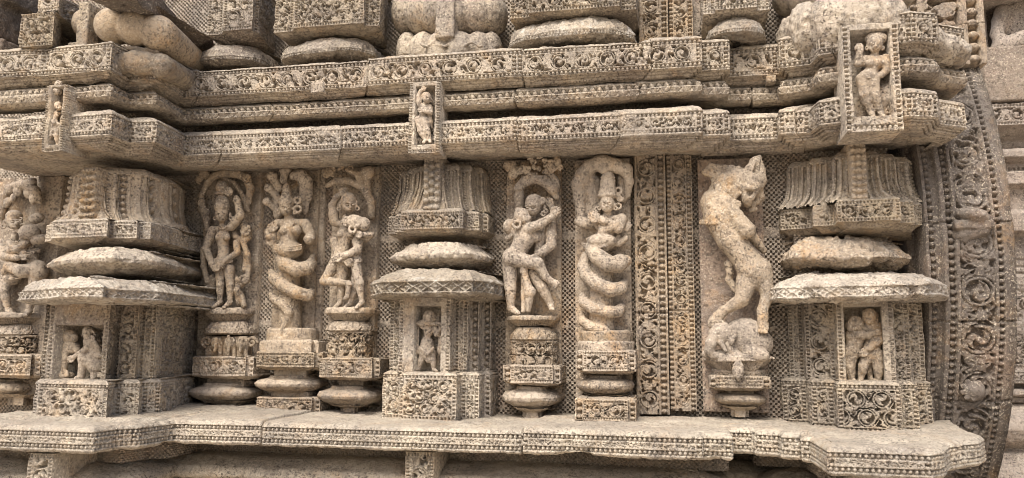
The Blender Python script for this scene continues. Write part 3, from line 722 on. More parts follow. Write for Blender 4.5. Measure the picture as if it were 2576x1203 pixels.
# ------------------------------------------------------------------ statue slabs and their stacked pedestals
SD = .055; SL = .032
def slab(px0, px1, y0, y1, par, d=SL, seed=0, chip=.004, d0=-.02, name='slab', mat='fig'):
    ym = (y0+y1)/2
    return mesh(name, relief(PX(px0, ym, d), PX(px1, ym, d), PZ(px0, y1, d), PZ(px0, y0, d), d0, d, step=.004, seed=seed, rough=.0035, chip=chip), mat, par)
def round_path(L, R, y, d, n=14, pw=.55):
    xl, xr = PX(L, y, d*.45), PX(R, y, d*.45); c, h = (xl+xr)/2, (xr-xl)/2
    a = np.linspace(math.pi, 0, n)
    return [(c+h*math.copysign(abs(math.cos(t))**.9, math.cos(t)), -.02+(d+.02)*max(math.sin(t), 0)**pw) for t in a]
def S_leaves(w=.022, up=False):
    def f(U, C, L, H, sid):
        tot = np.maximum(1, np.round(L/w)); q = L/tot
        x = np.abs(np.mod(U, q)/q-.5)*2; y = C/H if not up else 1-C/H
        lim = np.sqrt(np.clip(1-y**2, 0, 1))
        return -.006*np.clip(1-np.abs(x-lim)/.3, 0, 1)
    return f
def ped(par, kind, L, R, y0, y1, d, seed=0, mat='fig', chip=.006):
    xm = (L+R)/2; rows = None; w = R-L
    cont = lambda pth: [(x, dd) for x, dd in pth]
    if kind in ('plinth', 'carved_block', 'base_block'):
        path = steps((y0+y1)/2, [(L, L+.13*w, d-.02), (L+.13*w, R-.13*w, d), (R-.13*w, R, d-.02)])
        st = S_framed(b=.0072, seed=seed) if kind != 'carved_block' else S_framed(b=.004, seed=seed, k=1.3)
        p = prof(xm, d, [('B', None), (-.010, y0), (0, y0+2, st), (0, y1-4), (-.014, y1-1), (-.03, y1+3), ('B', None)])
    elif kind == 'step_block':
        path = steps((y0+y1)/2, [(L, L+.13*w, d-.02), (L+.13*w, R-.13*w, d), (R-.13*w, R, d-.02)])
        p = prof(xm, d, [('B', None), (-.008, y0), (0, y0+3), (0, y1), ('B', None)])
    elif kind == 'foliage_block':
        path = round_path(L, R, (y0+y1)/2, d, 12, .35)
        fn = lambda U, C, LL, H, sid: framed(U+sid*LL, C, LL*11, H, .003, seed, 1.5, 'scroll', False)
        p = prof(xm, d, [('B', None), (-.004, y0), (0, y0+2, fn), (0, y1), ('B', None)])
    elif kind == 'disc':
        h = y1-y0; path = round_path(L, R, (y0+y1)/2, d, 12, .38)
        p = prof(xm, d, [('B', None), (-.055, y0), (-.05, y0+.14*h), (-.012, y0+.30*h), (0, y0+.5*h), (-.004, y0+.66*h), (-.022, y0+.80*h), (-.05, y0+.92*h), (-.06, y1), ('B', None)])
    elif kind == 'lotus_rim':
        h = y1-y0; path = round_path(L, R, (y0+y1)/2, d, 14, .5)
        p = prof(xm, d, [('B', None), (-.006, y0), (0, y0+.15*h), (0, y0+.45*h), (-.006, y0+.5*h, S_flutes(.009, .006)), (-.035, y1), ('B', None)])
    elif kind == 'lotus_cushion':
        h = y1-y0; path = round_path(L, R, (y0+y1)/2, d, 14, .5)
        fn = lambda U, C, LL, H, sid: S_leaves(.036)(U+sid*LL, C, LL*13, H, sid)
        p = prof(xm, d, [('B', None), (-.045, y0), (-.022, y0+.12*h, fn), (-.004, y0+.55*h, fn), (0, y0+.88*h), (-.01, y1), ('B', None)])
    elif kind == 'drum':
        path = round_path(L, R, (y0+y1)/2, d, 14, .5)
        p = prof(xm, d, [('B', None), (-.006, y0), (0, y0+4), (0, y1), ('B', None)])
    elif kind == 'neck':
        path = steps((y0+y1)/2, [(L, R, d)]); p = prof(xm, d, [(0, y0), (0, y1)])
    elif kind == 'foot':
        h = y1-y0; path = steps((y0+y1)/2, [(L, L+.18*w, d-.02), (L+.18*w, R-.18*w, d), (R-.18*w, R, d-.02)])
        p = prof(xm, d, [(.03, y0), (.01, y0+.25*h), (0, y0+.4*h), (0, y1+4)])
    return mesh(kind, sweep(path, p, seed=seed, rough=.0028, chip=chip), mat, par)
G1 = 'carved statues between the pilasters'
def statue(name, label, px, d=.2): return thing(name, label, 'statue', (PX(px, 1040, d), -d*.5, ZL), G1)
def fig(name, f, par, mat='fig'): return mesh(name, f.geo(), mat, par)

# --- 1: woman under a tree with raised arm
K = lambda x, y, e: (450.8+.3746*x, 386.4+.3746*y, e)
t = statue('statue', 'woman statue under a leafy arch, one arm raised, right of the big left pilaster', 565)
slab(506, 648, 432, 905, t, seed=71)
f = Fig(570, 600, SD)
head(f, K(288, 405, 44), 21, (-.25, .1), 'none')
f.cap(K(288, 352, 44), K(290, 330, 44), 21, 18, 2); f.cap(K(290, 318, 44), K(288, 285, 44), 12, 9, 2)
f.ell(K(285, 268, 46), (20, 12, 6), 0, 2); f.ell(K(285, 225, 44), (17, 12, 16), 0, 3)
torso(f, K(288, 468, 36), K(225, 512, 34), K(350, 500, 34), K(300, 655, 32), K(300, 725, 32))
limb(f, K(352, 490, 34), K(412, 415, 40), K(385, 300, 44), 12, 11, 8, K(340, 265, 50), bangles=True)
limb(f, K(225, 515, 34), K(180, 640, 40), K(228, 762, 48), 12, 10, 7.5, K(270, 735, 54), bangles=True)
limb(f, K(385, 600, 30), K(390, 665, 40), K(300, 722, 52), 9, 8, 7, K(255, 760, 54))
leg(f, K(275, 770, 32), K(276, 885, 36), K(275, 1000, 32), K(230, 1030, 46), 15)
leg(f, K(335, 770, 32), K(343, 885, 34), K(340, 1000, 32), K(300, 1034, 46), 15)
fig('woman', f, t)
f = Fig(570, 600, SD)
f.chain([K(465, 330, 10), K(480, 230, 14), K(455, 165, 18), K(400, 140, 24), K(310, 130, 30), K(240, 150, 30), K(190, 200, 28), K(150, 280, 22)], [9, 11, 12, 11, 11, 10, 9, 7], 4)
f.chain([K(460, 380, 8), K(420, 270, 14), K(370, 200, 20), K(300, 165, 24)], [9, 7, 6, 5], 3)
for p in ((155, 140), (180, 150), (140, 175), (200, 175), (375, 125), (460, 160)): f.spiral(K(p[0], p[1], 28), 10, 3.5, 1.3, p[0]); f.ell(K(p[0], p[1], 22), (11, 8, 9), 0, 3)
f.chain([K(150, 290, 16), K(160, 370, 20), K(185, 440, 20), K(190, 520, 18)], [8, 11, 10, 6], 4)
f.spiral(K(155, 330, 26), 11, 4, 1.3, 1); f.spiral(K(180, 390, 26), 9, 3.5, 1.3, 2, -1)
for pts in ([(350, 480), (380, 560), (420, 590), (440, 540), (430, 480), (465, 500), (470, 560), (430, 600), (460, 680), (470, 760), (455, 850), (420, 880), (390, 850), (350, 800)],
            [(400, 650), (450, 690), (440, 780)], [(225, 830), (195, 900), (190, 1000)], [(240, 850), (225, 930), (215, 1010)], [(370, 830), (385, 920), (400, 1010)], [(385, 910), (420, 960), (435, 1020)], [(160, 640), (165, 760), (190, 860)]):
    f.chain([K(a, b, 18+6*math.sin(a)) for a, b in pts], 7.5, 4)
f.spiral(K(440, 520, 24), 12, 4, 1.2, 0); f.spiral(K(440, 850, 24), 13, 4, 1.3, 3)
fig('leafy_arch', f, t)
f = Fig(570, 870, SD); g = random.Random(2)
for x in (548, 582, 612):
    f.ell((x, 866, 30), (16, 20, 20), 0, 3); f.cap((x-4, 855, 46), (x-8, 884, 50), 6, 4, 3); f.cap((x+6, 875, 34), (x+6, 896, 34), 6, 6, 3); f.ell((x-12, 858, 40), (6, 4, 9), 20, 2)
f.box((576, 872, 8), (54, 18, 24), 3); f.chain([(575, 846, 48), (574, 892, 48)], 4, 2); f.spiral((520, 860, 34), 14, 4, 1.4, 2); f.spiral((634, 862, 26), 14, 4, 1.4, 0, -1)
fig('elephant_frieze', f, t)
for a in (('lotus_rim', 516, 634, 774, 808, .13), ('lotus_cushion', 516, 636, 807, 842, .13), ('plinth', 483, 638, 897, 950, .15), ('neck', 520, 615, 946, 972, .08), ('disc', 480, 641, 964, 1014, .17), ('foot', 532, 605, 1008, 1030, .10)):
    ped(t, *a, seed=a[1]+a[3])

# --- 2: serpent woman
t = statue('statue', 'smiling serpent woman statue with tall crown, ring earring and scaly coiled tail', 730)
slab(690, 796, 428, 860, t, seed=72)
slab(796, 811, 436, 900, t, seed=73, d=.02)
f = Fig(725, 600, SD); f.pat = scales(-40)
head(f, K(720, 362, 44), 21.5, (-.1, .1), 'crown')
f.ring(K(797, 375, 44), 8.5, 3.4, 1, 10); f.ring(K(795, 315, 40), 8, 4, 1, 8)
torso(f, K(735, 432, 36), K(665, 470, 34), K(845, 470, 30), K(735, 590, 34), K(735, 640, 34), 1.0)
limb(f, K(660, 475, 34), K(602, 530, 40), K(610, 560, 54), 13, 11, 9, K(620, 510, 58), bangles=True)
limb(f, K(850, 475, 30), K(885, 550, 34), K(870, 580, 50), 14, 13, 12); f.ell(K(875, 572, 48), (16, 12, 9), 0, 3)
f.chain([K(640, 540, 50), K(625, 600, 46), K(650, 660, 40)], [7, 9, 7], 3); f.spiral(K(612, 590, 50), 10, 4, 1.2, 1)
f.ell(K(740, 650, 26), (37, 28, 26), 0, 5)
f.chain([K(690, 700, 28), K(715, 745, 40), K(790, 780, 44), K(860, 770, 34), K(895, 740, 14)], [17, 19, 19, 18, 12], 3)
f.chain([K(900, 700, -2), K(880, 740, 20), K(830, 770, 40)], [10, 12, 13], 3)
f.chain([K(620, 800, 4), K(640, 840, 26), K(700, 890, 40), K(790, 935, 42), K(865, 955, 28), K(890, 930, 6)], [10, 15, 16.5, 16.5, 15, 10], 3)
f.chain([K(618, 945, 2), K(640, 980, 22), K(700, 1020, 32), K(735, 1070, 34), K(730, 1120, 32), K(700, 1170, 36), K(690, 1215, 40)], [7, 11, 12, 11, 9, 7, 4], 3)
f.cap(K(745, 720, 6), K(745, 1200, 6), 27, 29, 6)
g = random.Random(4)
for pts in ([(690, 715, 50), (740, 760, 62), (800, 785, 62), (860, 775, 48)], [(650, 850, 42), (705, 895, 56), (790, 940, 58), (860, 955, 44)]):
    for q in range(3):
        pp = [K(a, b+(q-1)*22, e-4*abs(q-1)) for a, b, e in pts]
        for i in range(3):
            for u in np.linspace(0, 1, 9): f.ball(tuple(pp[i][j]*(1-u)+pp[i+1][j]*u-(6 if j == 2 else 0) for j in range(3)), 2.3, .6)
fig('serpent_woman', f, t)
f = Fig(725, 480, SD)
f.chain([K(820, 330, 4), K(850, 250, 10), K(850, 190, 20), K(815, 145, 30), K(770, 150, 34)], [12, 16, 18, 15, 11], 5); f.ell(K(868, 240, 8), (12, 12, 34), -8, 5); f.ell(K(850, 350, 4), (10, 8, 26), 5, 5)
f.ell(K(715, 118, 28), (16, 14, 11), 0, 4); f.cap(K(710, 130, 28), K(700, 180, 26), 9, 10, 4); f.cap(K(690, 110, 24), K(740, 108, 24), 8, 8, 3)
for x, y, r in ((625, 152, 13), (600, 232, 11), (590, 322, 11)):
    f.ell(K(x, y, 26), (r*1.1, 12, r), 0, 3); f.cap(K(x, y, 24), K(680, y+80, 6), r*.8, r*.8, 4); f.ball(K(x-12, y-8, 32), 3.5, 1); f.ball(K(x-14, y+16, 32), 3.5, 1)
f.cap(K(640, 170, 8), K(660, 420, 4), 12, 10, 6)
fig('snake_hood', f, t)
for a in (('drum', 670, 795, 826, 862, .12), ('step_block', 652, 802, 856, 890, .14), ('plinth', 644, 812, 885, 928, .155), ('neck', 690, 770, 926, 950, .08), ('disc', 644, 809, 944, 990, .155), ('neck', 680, 775, 985, 1004, .09), ('base_block', 644, 805, 1000, 1052, .15)):
    ped(t, *a, seed=a[1]+a[3])

# --- 3: couple, she leans her head back against him
t = statue('statue', 'standing couple statue under a branch, the woman bending back, one elbow raised high', 880)
slab(832, 946, 424, 905, t, seed=74)
f = Fig(880, 600, SD)
head(f, K(1140, 335, 42), 24, (.15, .18), 'dome')
torso(f, K(1120, 430, 32), K(1055, 470, 30), K(1190, 500, 22), K(1105, 640, 28), K(1100, 715, 26), .9, True)
limb(f, K(1045, 455, 30), K(1028, 350, 34), K(1065, 285, 34), 13, 10, 8, K(1095, 268, 36), bangles=True)
limb(f, K(1040, 590, 26), K(1060, 660, 34), K(1100, 720, 44), 11, 10, 8, K(1130, 725, 48))
leg(f, K(1060, 720, 26), K(975, 855, 38), K(1135, 872, 40), K(1150, 880, 44), 17)
f.cap(K(1140, 875, 40), K(1130, 965, 44), 8, 6, 3); f.cap(K(1130, 960, 44), K(1112, 975, 50), 6, 5, 2)
leg(f, K(1100, 760, 24), K(1090, 880, 26), K(1080, 1005, 26), K(1045, 1036, 42), 16)
fig('man', f, t)
f = Fig(880, 600, SD)
hc = K(1180, 460, 54); f.ell(hc, (25, 19, 19), 12, 3); f.ell(K(1235, 475, 50), (19, 16, 18), 0, 4); f.ell(K(1125, 455, 56), (13, 12, 13), 0, 3)
f.cap(K(1100, 448, 60), K(1092, 462, 62), 3, 4, 2); f.ell(K(1120, 440, 66), (4, 3, 2.5), 0, 1, -1); f.cap(K(1105, 480, 64), K(1120, 485, 65), 2.2, 2, 1)
f.ring(K(1164, 508, 66), 8.5, 3.6, 1, 10); f.ball(K(1195, 488, 68), 6, 2)
torso(f, K(1190, 520, 38), K(1150, 560, 30), K(1250, 560, 26), K(1200, 640, 28), K(1185, 720, 30), .95, False)
limb(f, K(1205, 575, 38), K(1200, 645, 46), K(1110, 690, 50), 11, 11, 9, K(1075, 690, 52), bangles=True)
limb(f, K(1250, 575, 26), K(1290, 545, 40), K(1240, 545, 52), 9, 8, 7, K(1215, 540, 60))
leg(f, K(1185, 730, 30), K(1212, 870, 36), K(1228, 1000, 30), K(1190, 1036, 46), 16)
leg(f, K(1195, 770, 18), K(1180, 900, 20), K(1150, 1005, 24), K(1105, 1040, 40), 14)
fig('woman', f, t)
f = Fig(880, 470, SD)
f.chain([K(1290, 420, 4), K(1290, 320, 10), K(1240, 235, 18), K(1150, 190, 26), K(1060, 185, 30), K(995, 215, 28)], [10, 12, 10, 9, 9, 7], 4)
f.chain([K(1240, 235, 18), K(1190, 140, 24), K(1130, 110, 28)], [9, 7, 6], 4); f.chain([K(1270, 280, 14), K(1260, 170, 24), K(1285, 120, 28)], [9, 10, 12], 4)
leafspray(f, K(1110, 130, 20), 42, 16, 5); f.ell(K(1265, 130, 26), (19, 14, 17), 0, 4); leafspray(f, K(1000, 140, 22), 14, 6, 6); f.ell(K(985, 130, 16), (12, 9, 14), -20, 4)
f.chain([K(1300, 330, 14), K(1260, 340, 20)], [5, 3], 2)
fig('branch', f, t)
for a in (('lotus_rim', 818, 942, 773, 806, .135), ('lotus_cushion', 820, 940, 806, 834, .13), ('foliage_block', 823, 937, 833, 902, .12), ('plinth', 803, 956, 900, 954, .16), ('neck', 850, 915, 950, 975, .08), ('disc', 800, 956, 972, 1024, .165), ('foot', 856, 900, 1020, 1034, .09)):
    ped(t, *a, seed=a[1]+a[3])

# --- 4: kissing couple
K = lambda x, y, e: (901.6+.3746*x, 386.4+.3746*y, e)
t = statue('statue', 'kissing couple statue under a leafy arch, her thigh lifted, right of the porter pilaster', 1340)
slab(1273, 1411, 404, 1000, t, seed=75)
f = Fig(1340, 600, SD)
head(f, K(1180, 350, 40), 25, (-.45, .22), 'dome')
f.ring(K(1243, 405, 48), 5, 2.5, 1, 8); f.ell(K(1237, 320, 46), (8, 5, 11), 20, 2)
torso(f, K(1215, 440, 28), K(1170, 520, 22), K(1290, 500, 26), K(1220, 640, 22), K(1200, 760, 24), .9, False)
limb(f, K(1290, 495, 26), K(1295, 620, 38), K(1215, 680, 50), 15, 13, 10, K(1185, 705, 54), bangles=True)
limb(f, K(1290, 480, 14), K(1315, 420, 20), K(1300, 360, 26), 10, 9, 8, K(1290, 340, 30), bangles=True)
leg(f, K(1185, 800, 26), K(1235, 900, 38), K(1290, 1010, 30), K(1300, 1045, 42), 20)
leg(f, K(1130, 800, 20), K(1120, 930, 24), K(1110, 1020, 28), K(1105, 1060, 38), 15)
fig('man', f, t)
f = Fig(1340, 600, SD)
f.ell(K(1100, 425, 48), (21, 20, 23), -25, 3); f.ell(K(1125, 440, 54), (12, 12, 13), -20, 3); f.cap(K(1140, 425, 58), K(1152, 430, 58), 3, 4, 2)
f.ell(K(1120, 410, 66), (4, 3, 3), 0, 1, -1); f.cap(K(1070, 380, 48), K(1130, 405, 52), 7, 6, 3)
f.ell(K(1015, 490, 36), (17, 16, 19), 0, 3); f.ring(K(1065, 477, 66), 9, 3.6, 1, 10); f.cap(K(1060, 455, 46), K(1020, 480, 42), 10, 10, 3)
f.chain([K(1095, 520, 42), K(1120, 480, 40)], 9, 3)
f.chain([K(1110, 530, 40), K(1110, 580, 38), K(1085, 640, 38), K(1035, 695, 40)], [22, 24, 21, 22], 6)
f.ell(K(1020, 700, 36), (20, 22, 23), 20, 6); f.cap(K(1130, 530, 40), K(1200, 560, 34), 17, 15, 6)
limb(f, K(1095, 520, 48), K(1215, 478, 58), K(1290, 430, 54), 13, 12, 9, K(1315, 400, 52), bangles=True)
limb(f, K(1030, 530, 24), K(1005, 570, 28), K(1040, 545, 40), 9, 8, 7, K(1050, 530, 46))
f.cap(K(1025, 705, 42), K(1205, 738, 58), 20, 15, 5)
f.cap(K(1205, 738, 58), K(1255, 825, 52), 14, 10, 4); f.cap(K(1255, 825, 52), K(1310, 872, 46), 10, 8, 3); 
for j in range(4): f.cap(K(1305+j*10, 880-j*7, 48), K(1318+j*9, 900-j*9, 50), 3.2, 2.6, 1)
f.ell(K(1320, 868, 46), (12, 8, 8), 30, 3)
leg(f, K(1020, 740, 30), K(1020, 900, 34), K(1025, 1040, 30), K(1070, 1072, 42), 21)
f.chain([K(1110, 760, 48), K(1125, 850, 44), K(1150, 930, 42), K(1140, 1050, 36)], [8, 9, 13, 7], 4)
f.ball(K(1110, 790, 46), 10, 3); f.ell(K(1155, 930, 44), (14, 11, 13), 0, 4)
fig('woman', f, t)
f = Fig(1340, 480, SD)
f.chain([K(1085, 350, 4), K(1080, 290, 14), K(1080, 225, 20), K(1110, 175, 26), K(1160, 150, 28)], [14, 13, 11, 8, 6], 4)
f.chain([K(1100, 215, 24), K(1180, 172, 30), K(1250, 185, 32), K(1305, 240, 26), K(1325, 290, 20)], [8, 11, 14, 14, 8], 4); f.ell(K(1310, 190, 22), (14, 10, 24), -25, 4); f.ell(K(1325, 265, 16), (8, 7, 20), -15, 4)
leafspray(f, K(1200, 105, 18), 44, 22, 15); leafspray(f, K(1310, 70, 18), 22, 9, 16); leafspray(f, K(1130, 130, 20), 22, 8, 17)
f.ell(K(1025, 90, 14), (16, 9, 14), -30, 4); f.ell(K(1045, 130, 20), (14, 9, 18), 30, 4); f.ell(K(1000, 75, 14), (10, 8, 9), 0, 4); f.ell(K(1075, 235, 26), (13, 9, 8), 0, 3)
f.ell(K(1330, 50, 16), (10, 8, 18), 10, 4)
fig('leafy_arch', f, t)
f = Fig(1340, 480, SD); 
for a in (('lotus_rim', 1274, 1408, 793, 820, .15), ('lotus_cushion', 1280, 1405, 821, 858, .15), ('foliage_block', 1281, 1406, 856, 930, .14), ('plinth', 1265, 1410, 919, 968, .17), ('neck', 1300, 1370, 964, 985, .08), ('disc', 1264, 1413, 972, 1032, .18), ('foot', 1315, 1362, 1028, 1052, .12)):
    ped(t, *a, seed=a[1]+a[3], chip=.008)

# --- 5: serpent king with crossed arms
K = lambda x, y, e: (1255.8+.3746*x, 386.4+.3746*y, e)
t = statue('statue', 'crowned serpent king statue with broad snake hood, arms crossed, tail coiled round a post', 1520)
slab(1447, 1588, 404, 1000, t, seed=76)
f = Fig(1520, 620, SD); f.pat = scales(-15)
head(f, K(725, 335, 44), 22, (-.05, .1), 'none')
f.ell(K(726, 285, 44), (24, 20, 9), 0, 2); f.ell(K(726, 262, 42), (22, 18, 8), 0, 2)
f.cap(K(728, 245, 40), K(730, 160, 34), 20, 16, 3)
for q in range(5): f.ring(K(729, 250-q*22, 42), 19-q*.6, 2.2, 1, 12, .22)
f.ring(K(800, 250, 36), 8, 3.5, 1); f.ring(K(800, 355, 40), 7, 3, 1); f.ring(K(660, 375, 40), 6, 3, 1); f.spiral(K(808, 300, 36), 9, 3.2, 1.3)
torso(f, K(728, 405, 34), K(660, 440, 30), K(815, 440, 30), K(700, 560, 30), K(690, 600, 30), 1.0, False)
limb(f, K(820, 440, 32), K(800, 500, 44), K(690, 450, 58), 14, 13, 10, K(655, 430, 60), bangles=True)
limb(f, K(655, 445, 30), K(700, 515, 48), K(790, 475, 52), 13, 12, 9)
f.cap(K(620, 450, 26), K(640, 430, 40), 9, 9, 3); f.cap(K(540, 455, 22), K(580, 470, 28), 13, 14, 3); f.cap(K(580, 470, 28), K(625, 480, 24), 12, 9, 3)
limb(f, K(800, 560, 18), K(800, 605, 22), K(850, 570, 26), 8, 8, 8, K(855, 500, 30))
f.ell(K(690, 590, 34), (36, 30, 20), 0, 5); f.ell(K(610, 580, 26), (10, 8, 8), 0, 3)
for q in range(3): f.chain([K(560+q*4, 605+q*12, 22), K(640, 612+q*12, 54), K(710, 600+q*12, 58), K(760, 590+q*12, 40)], 2.6, 1)
f.chain([K(625, 640, 34), K(660, 690, 46), K(730, 740, 54), K(800, 745, 44), K(850, 720, 20)], [18, 20, 20, 19, 14], 3)
f.ell(K(810, 725, 32), (19, 19, 18), 0, 4)
f.chain([K(585, 690, 6), K(565, 760, 18), K(590, 820, 34), K(660, 880, 50), K(750, 915, 52), K(815, 905, 38), K(838, 870, 10)], [13, 15, 16, 16.5, 16.5, 15, 10], 3)
f.chain([K(560, 960, 4), K(570, 1000, 24), K(640, 1045, 44), K(730, 1065, 48), K(800, 1060, 34), K(825, 1020, 8)], [10, 13, 14, 14, 13.5, 10], 3)
f.chain([K(555, 1085, 4), K(565, 1130, 22), K(620, 1165, 38), K(700, 1185, 42), K(740, 1215, 42), K(770, 1260, 44), K(790, 1300, 46)], [8, 11, 12, 11, 10, 8, 4], 3)
f.cap(K(690, 760, 8), K(690, 1260, 8), 27, 31, 8)
for pts in ([(640, 690, 62), (730, 745, 74), (800, 750, 62)], [(590, 830, 50), (660, 890, 66), (750, 922, 68), (810, 910, 54)]):
    for q in range(3):
        pp = [K(a, b+(q-1)*22, e-4*abs(q-1)) for a, b, e in pts]
        for i in range(len(pp)-1):
            for u in np.linspace(0, 1, 9): f.ball(tuple(pp[i][j]*(1-u)+pp[i+1][j]*u-(6 if j == 2 else 0) for j in range(3)), 2.2, .6)
fig('serpent_king', f, t)
f = Fig(1520, 480, SD)
f.chain([K(560, 440, 4), K(540, 300, 8), K(530, 210, 14), K(560, 140, 22), K(610, 90, 28), K(690, 60, 32), K(780, 80, 32), K(850, 110, 26), K(870, 190, 18), K(862, 280, 10)], [14, 15, 17, 17, 17, 17, 17, 16, 11, 8], 7)
f.ell(K(690, 45, 34), (24, 16, 12), 0, 5); f.cap(K(692, 30, 34), K(700, 110, 40), 8, 11, 4); f.ell(K(700, 95, 38), (20, 12, 12), 0, 4); f.ell(K(580, 180, 14), (22, 16, 36), 15, 8); f.ell(K(830, 100, 34), (16, 12, 14), -20, 5)
for q in (0, 1, 2): f.chain([K(560+q*34, 150+q*12, 26), K(580+q*26, 250, 16), K(640+q*8, 350+q*10, 10)], 4.5, 3)
f.cap(K(640, 200, 4), K(640, 420, 2), 20, 16, 8); f.cap(K(820, 160, 6), K(830, 300, 4), 12, 12, 6)
fig('snake_hood', f, t)
for a in (('drum', 1456, 1592, 832, 862, .15), ('drum', 1450, 1596, 858, 884, .17), ('plinth', 1447, 1599, 882, 938, .19), ('neck', 1490, 1560, 934, 955, .10), ('disc', 1447, 1597, 945, 998, .19), ('foot', 1492, 1560, 993, 1012, .13), ('base_block', 1446, 1601, 1004, 1064, .28)):
    ped(t, *a, seed=a[1]+a[3], chip=.008)

# --- 7: rampant lion over a crouching elephant
K = lambda x, y, e: (1674.4+.3746*x, 386.4+.3746*y, e)
t = statue('statue', 'statue of a rearing lion with scarred orange back, standing on a crouching elephant', 1855)
slab(1762, 1925, 402, 1035, t, seed=77, mat='red')
f = Fig(1855, 620, SD); f.nz = (1.8, .14)
f.ell(K(575, 205, 48), (31, 28, 28), -20, 4); f.ell(K(610, 190, 44), (20, 22, 26), 0, 4)                     # skull, brow
f.chain([K(580, 225, 60), K(560, 290, 62), K(548, 335, 52)], [20, 15, 10], 4); f.ell(K(555, 325, 56), (14, 14, 10), 20, 3)      # muzzle
f.chain([K(610, 240, 44), K(632, 290, 40), K(612, 330, 40)], [15, 11, 7], 3)                                            # lower jaw
f.ell(K(592, 315, 56), (7, 14, 13), 8, 1.5, -1); f.cap(K(588, 330, 44), K(590, 375, 42), 6, 5, 2); f.cap(K(570, 380, 40), K(606, 372, 44), 6, 5, 2)   # open mouth, tongue
f.ell(K(566, 262, 78), (8, 9, 9), 0, 1.2, -1); f.ball(K(566, 264, 68), 4.5, .8); f.chain([K(535, 240, 66), K(560, 232, 78), K(590, 240, 76)], [5, 6, 5], 1.5)   # eye under its brow
f.chain([K(545, 180, 50), K(575, 120, 48), K(600, 60, 42), K(628, 25, 36)], [17, 17, 13, 6], 4); f.chain([K(630, 40, 36), K(645, 110, 40), K(635, 180, 44)], [6, 9, 16], 4)   # swept ear and crest
f.ell(K(605, 110, 58), (6, 8, 20), 18, 2, -1); f.ell(K(520, 235, 62), (8, 9, 20), -10, 2)
for q in range(6):                                                                                                  # mane locks round the cheek
    a = math.radians(100+q*28); f.chain([K(505+30*math.cos(a), 225-45*math.sin(a), 60), K(490+60*math.cos(a), 230-90*math.sin(a), 56)], [7, 4], 1.5)
f.chain([K(340, 250, 26), K(400, 200, 34), K(470, 180, 40), K(540, 190, 46)], [18, 24, 26, 24], 8)
for q in range(9):
    u = q/8; f.chain([K(500-150*u, 160+50*u, 58-8*u), K(480-120*u, 215+70*u, 64-10*u), K(470-110*u, 280+50*u, 56-8*u)], 4.2, 2)
for a, b in ((275, 120), (310, 95), (350, 110), (400, 110), (440, 100), (490, 110), (330, 150)): f.spiral(K(a, b, 36), 11, 4, 1.3, a); f.ell(K(a, b+6, 28), (12, 10, 11), 0, 4)
f.cap(K(330, 190, 34), K(380, 160, 44), 8, 9, 3)
for q in range(3): f.chain([K(355-q*12, 190+q*8, 52), K(375-q*10, 250+q*10, 62), K(430-q*8, 300+q*12, 66), K(495, 332+q*10, 60)], 4.2, 1.5)
f.chain([K(330, 330, 36), K(370, 430, 44), K(430, 570, 46), K(510, 680, 44), K(575, 780, 44)], [33, 38, 31, 27, 32], 5)
f.chain([K(420, 350, 48), K(470, 500, 52), K(540, 640, 46), K(640, 760, 40)], [18, 14, 14, 18], 4)
f.ell(K(590, 810, 42), (32, 30, 38), -25, 8)
f.cap(K(390, 340, 62), K(545, 515, 66), 19, 20, 5); f.ell(K(560, 535, 62), (15, 14, 13), 0, 4)
for j in range(4): f.chain([K(290+j*22, 310+j*10, 54), K(300+j*22, 350+j*14, 66), K(318+j*18, 395+j*6, 62)], [7, 7, 4], 2)
f.chain([K(570, 540, 36), K(610, 590, 28), K(655, 650, 16)], [12, 10, 8], 4)
f.cap(K(640, 780, 42), K(685, 950, 46), 25, 15, 3); f.cap(K(685, 950, 44), K(650, 1060, 44), 15, 12, 4); f.cap(K(650, 1060, 44), K(655, 1160, 46), 12, 13, 4)
for j in range(4): f.cap(K(635+j*14, 1175, 56), K(632+j*15, 1200, 60), 5, 4, 1.5)
f.cap(K(545, 860, 44), K(515, 975, 52), 24, 17, 3); f.cap(K(510, 985, 50), K(390, 1055, 48), 17, 10, 2); f.cap(K(390, 1055, 48), K(330, 1120, 48), 12, 14, 4)
for j in range(4): f.cap(K(300+j*26, 1125+j*4, 58), K(295+j*27, 1160, 60), 6, 4, 2)
f.chain([K(420, 745, 30), K(435, 800, 30), K(425, 850, 24), K(470, 910, 26), K(505, 945, 30)], [10, 8, 8, 9, 9], 3)
for q in (0, 1): f.chain([K(235, 455+q*14, 30), K(280, 455+q*14, 62), K(340, 458+q*10, 76)], 4, 1.2)
f.chain([K(560, 770, 64), K(620, 785, 70), K(680, 775, 50)], 3.4, 1.2)
fig('lion', f, t, 'ochre')
K2 = lambda x, y, e: (1288+.3746*x, 752.2+.3746*y, e)
f = Fig(1855, 850, SD)
f.ell(K2(1560, 255, 30), (50, 34, 44), 0, 8); f.ell(K2(1650, 300, 26), (34, 30, 34), 0, 8)
f.ell(K2(1400, 235, 52), (27, 26, 27), 0, 3); f.ball(K2(1380, 200, 58), 13, 3); f.ball(K2(1425, 195, 56), 13, 3)
f.ell(K2(1478, 235, 70), (11, 5, 24), 8, 1.5); f.ell(K2(1478, 238, 76), (6, 4, 17), 8, 1, -1)
f.chain([K2(1365, 250, 62), K2(1335, 300, 66), K2(1325, 345, 64), K2(1350, 378, 62), K2(1400, 385, 60)], [15, 13, 11, 9, 7], 2.5); f.cap(K2(1400, 290, 72), K2(1435, 350, 74), 6, 4, 1.5)
f.ell(K2(1385, 240, 78), (5, 4, 4), 0, 1, -1); f.chain([K2(1445, 300, 60), K2(1465, 345, 62)], [9, 7], 2)
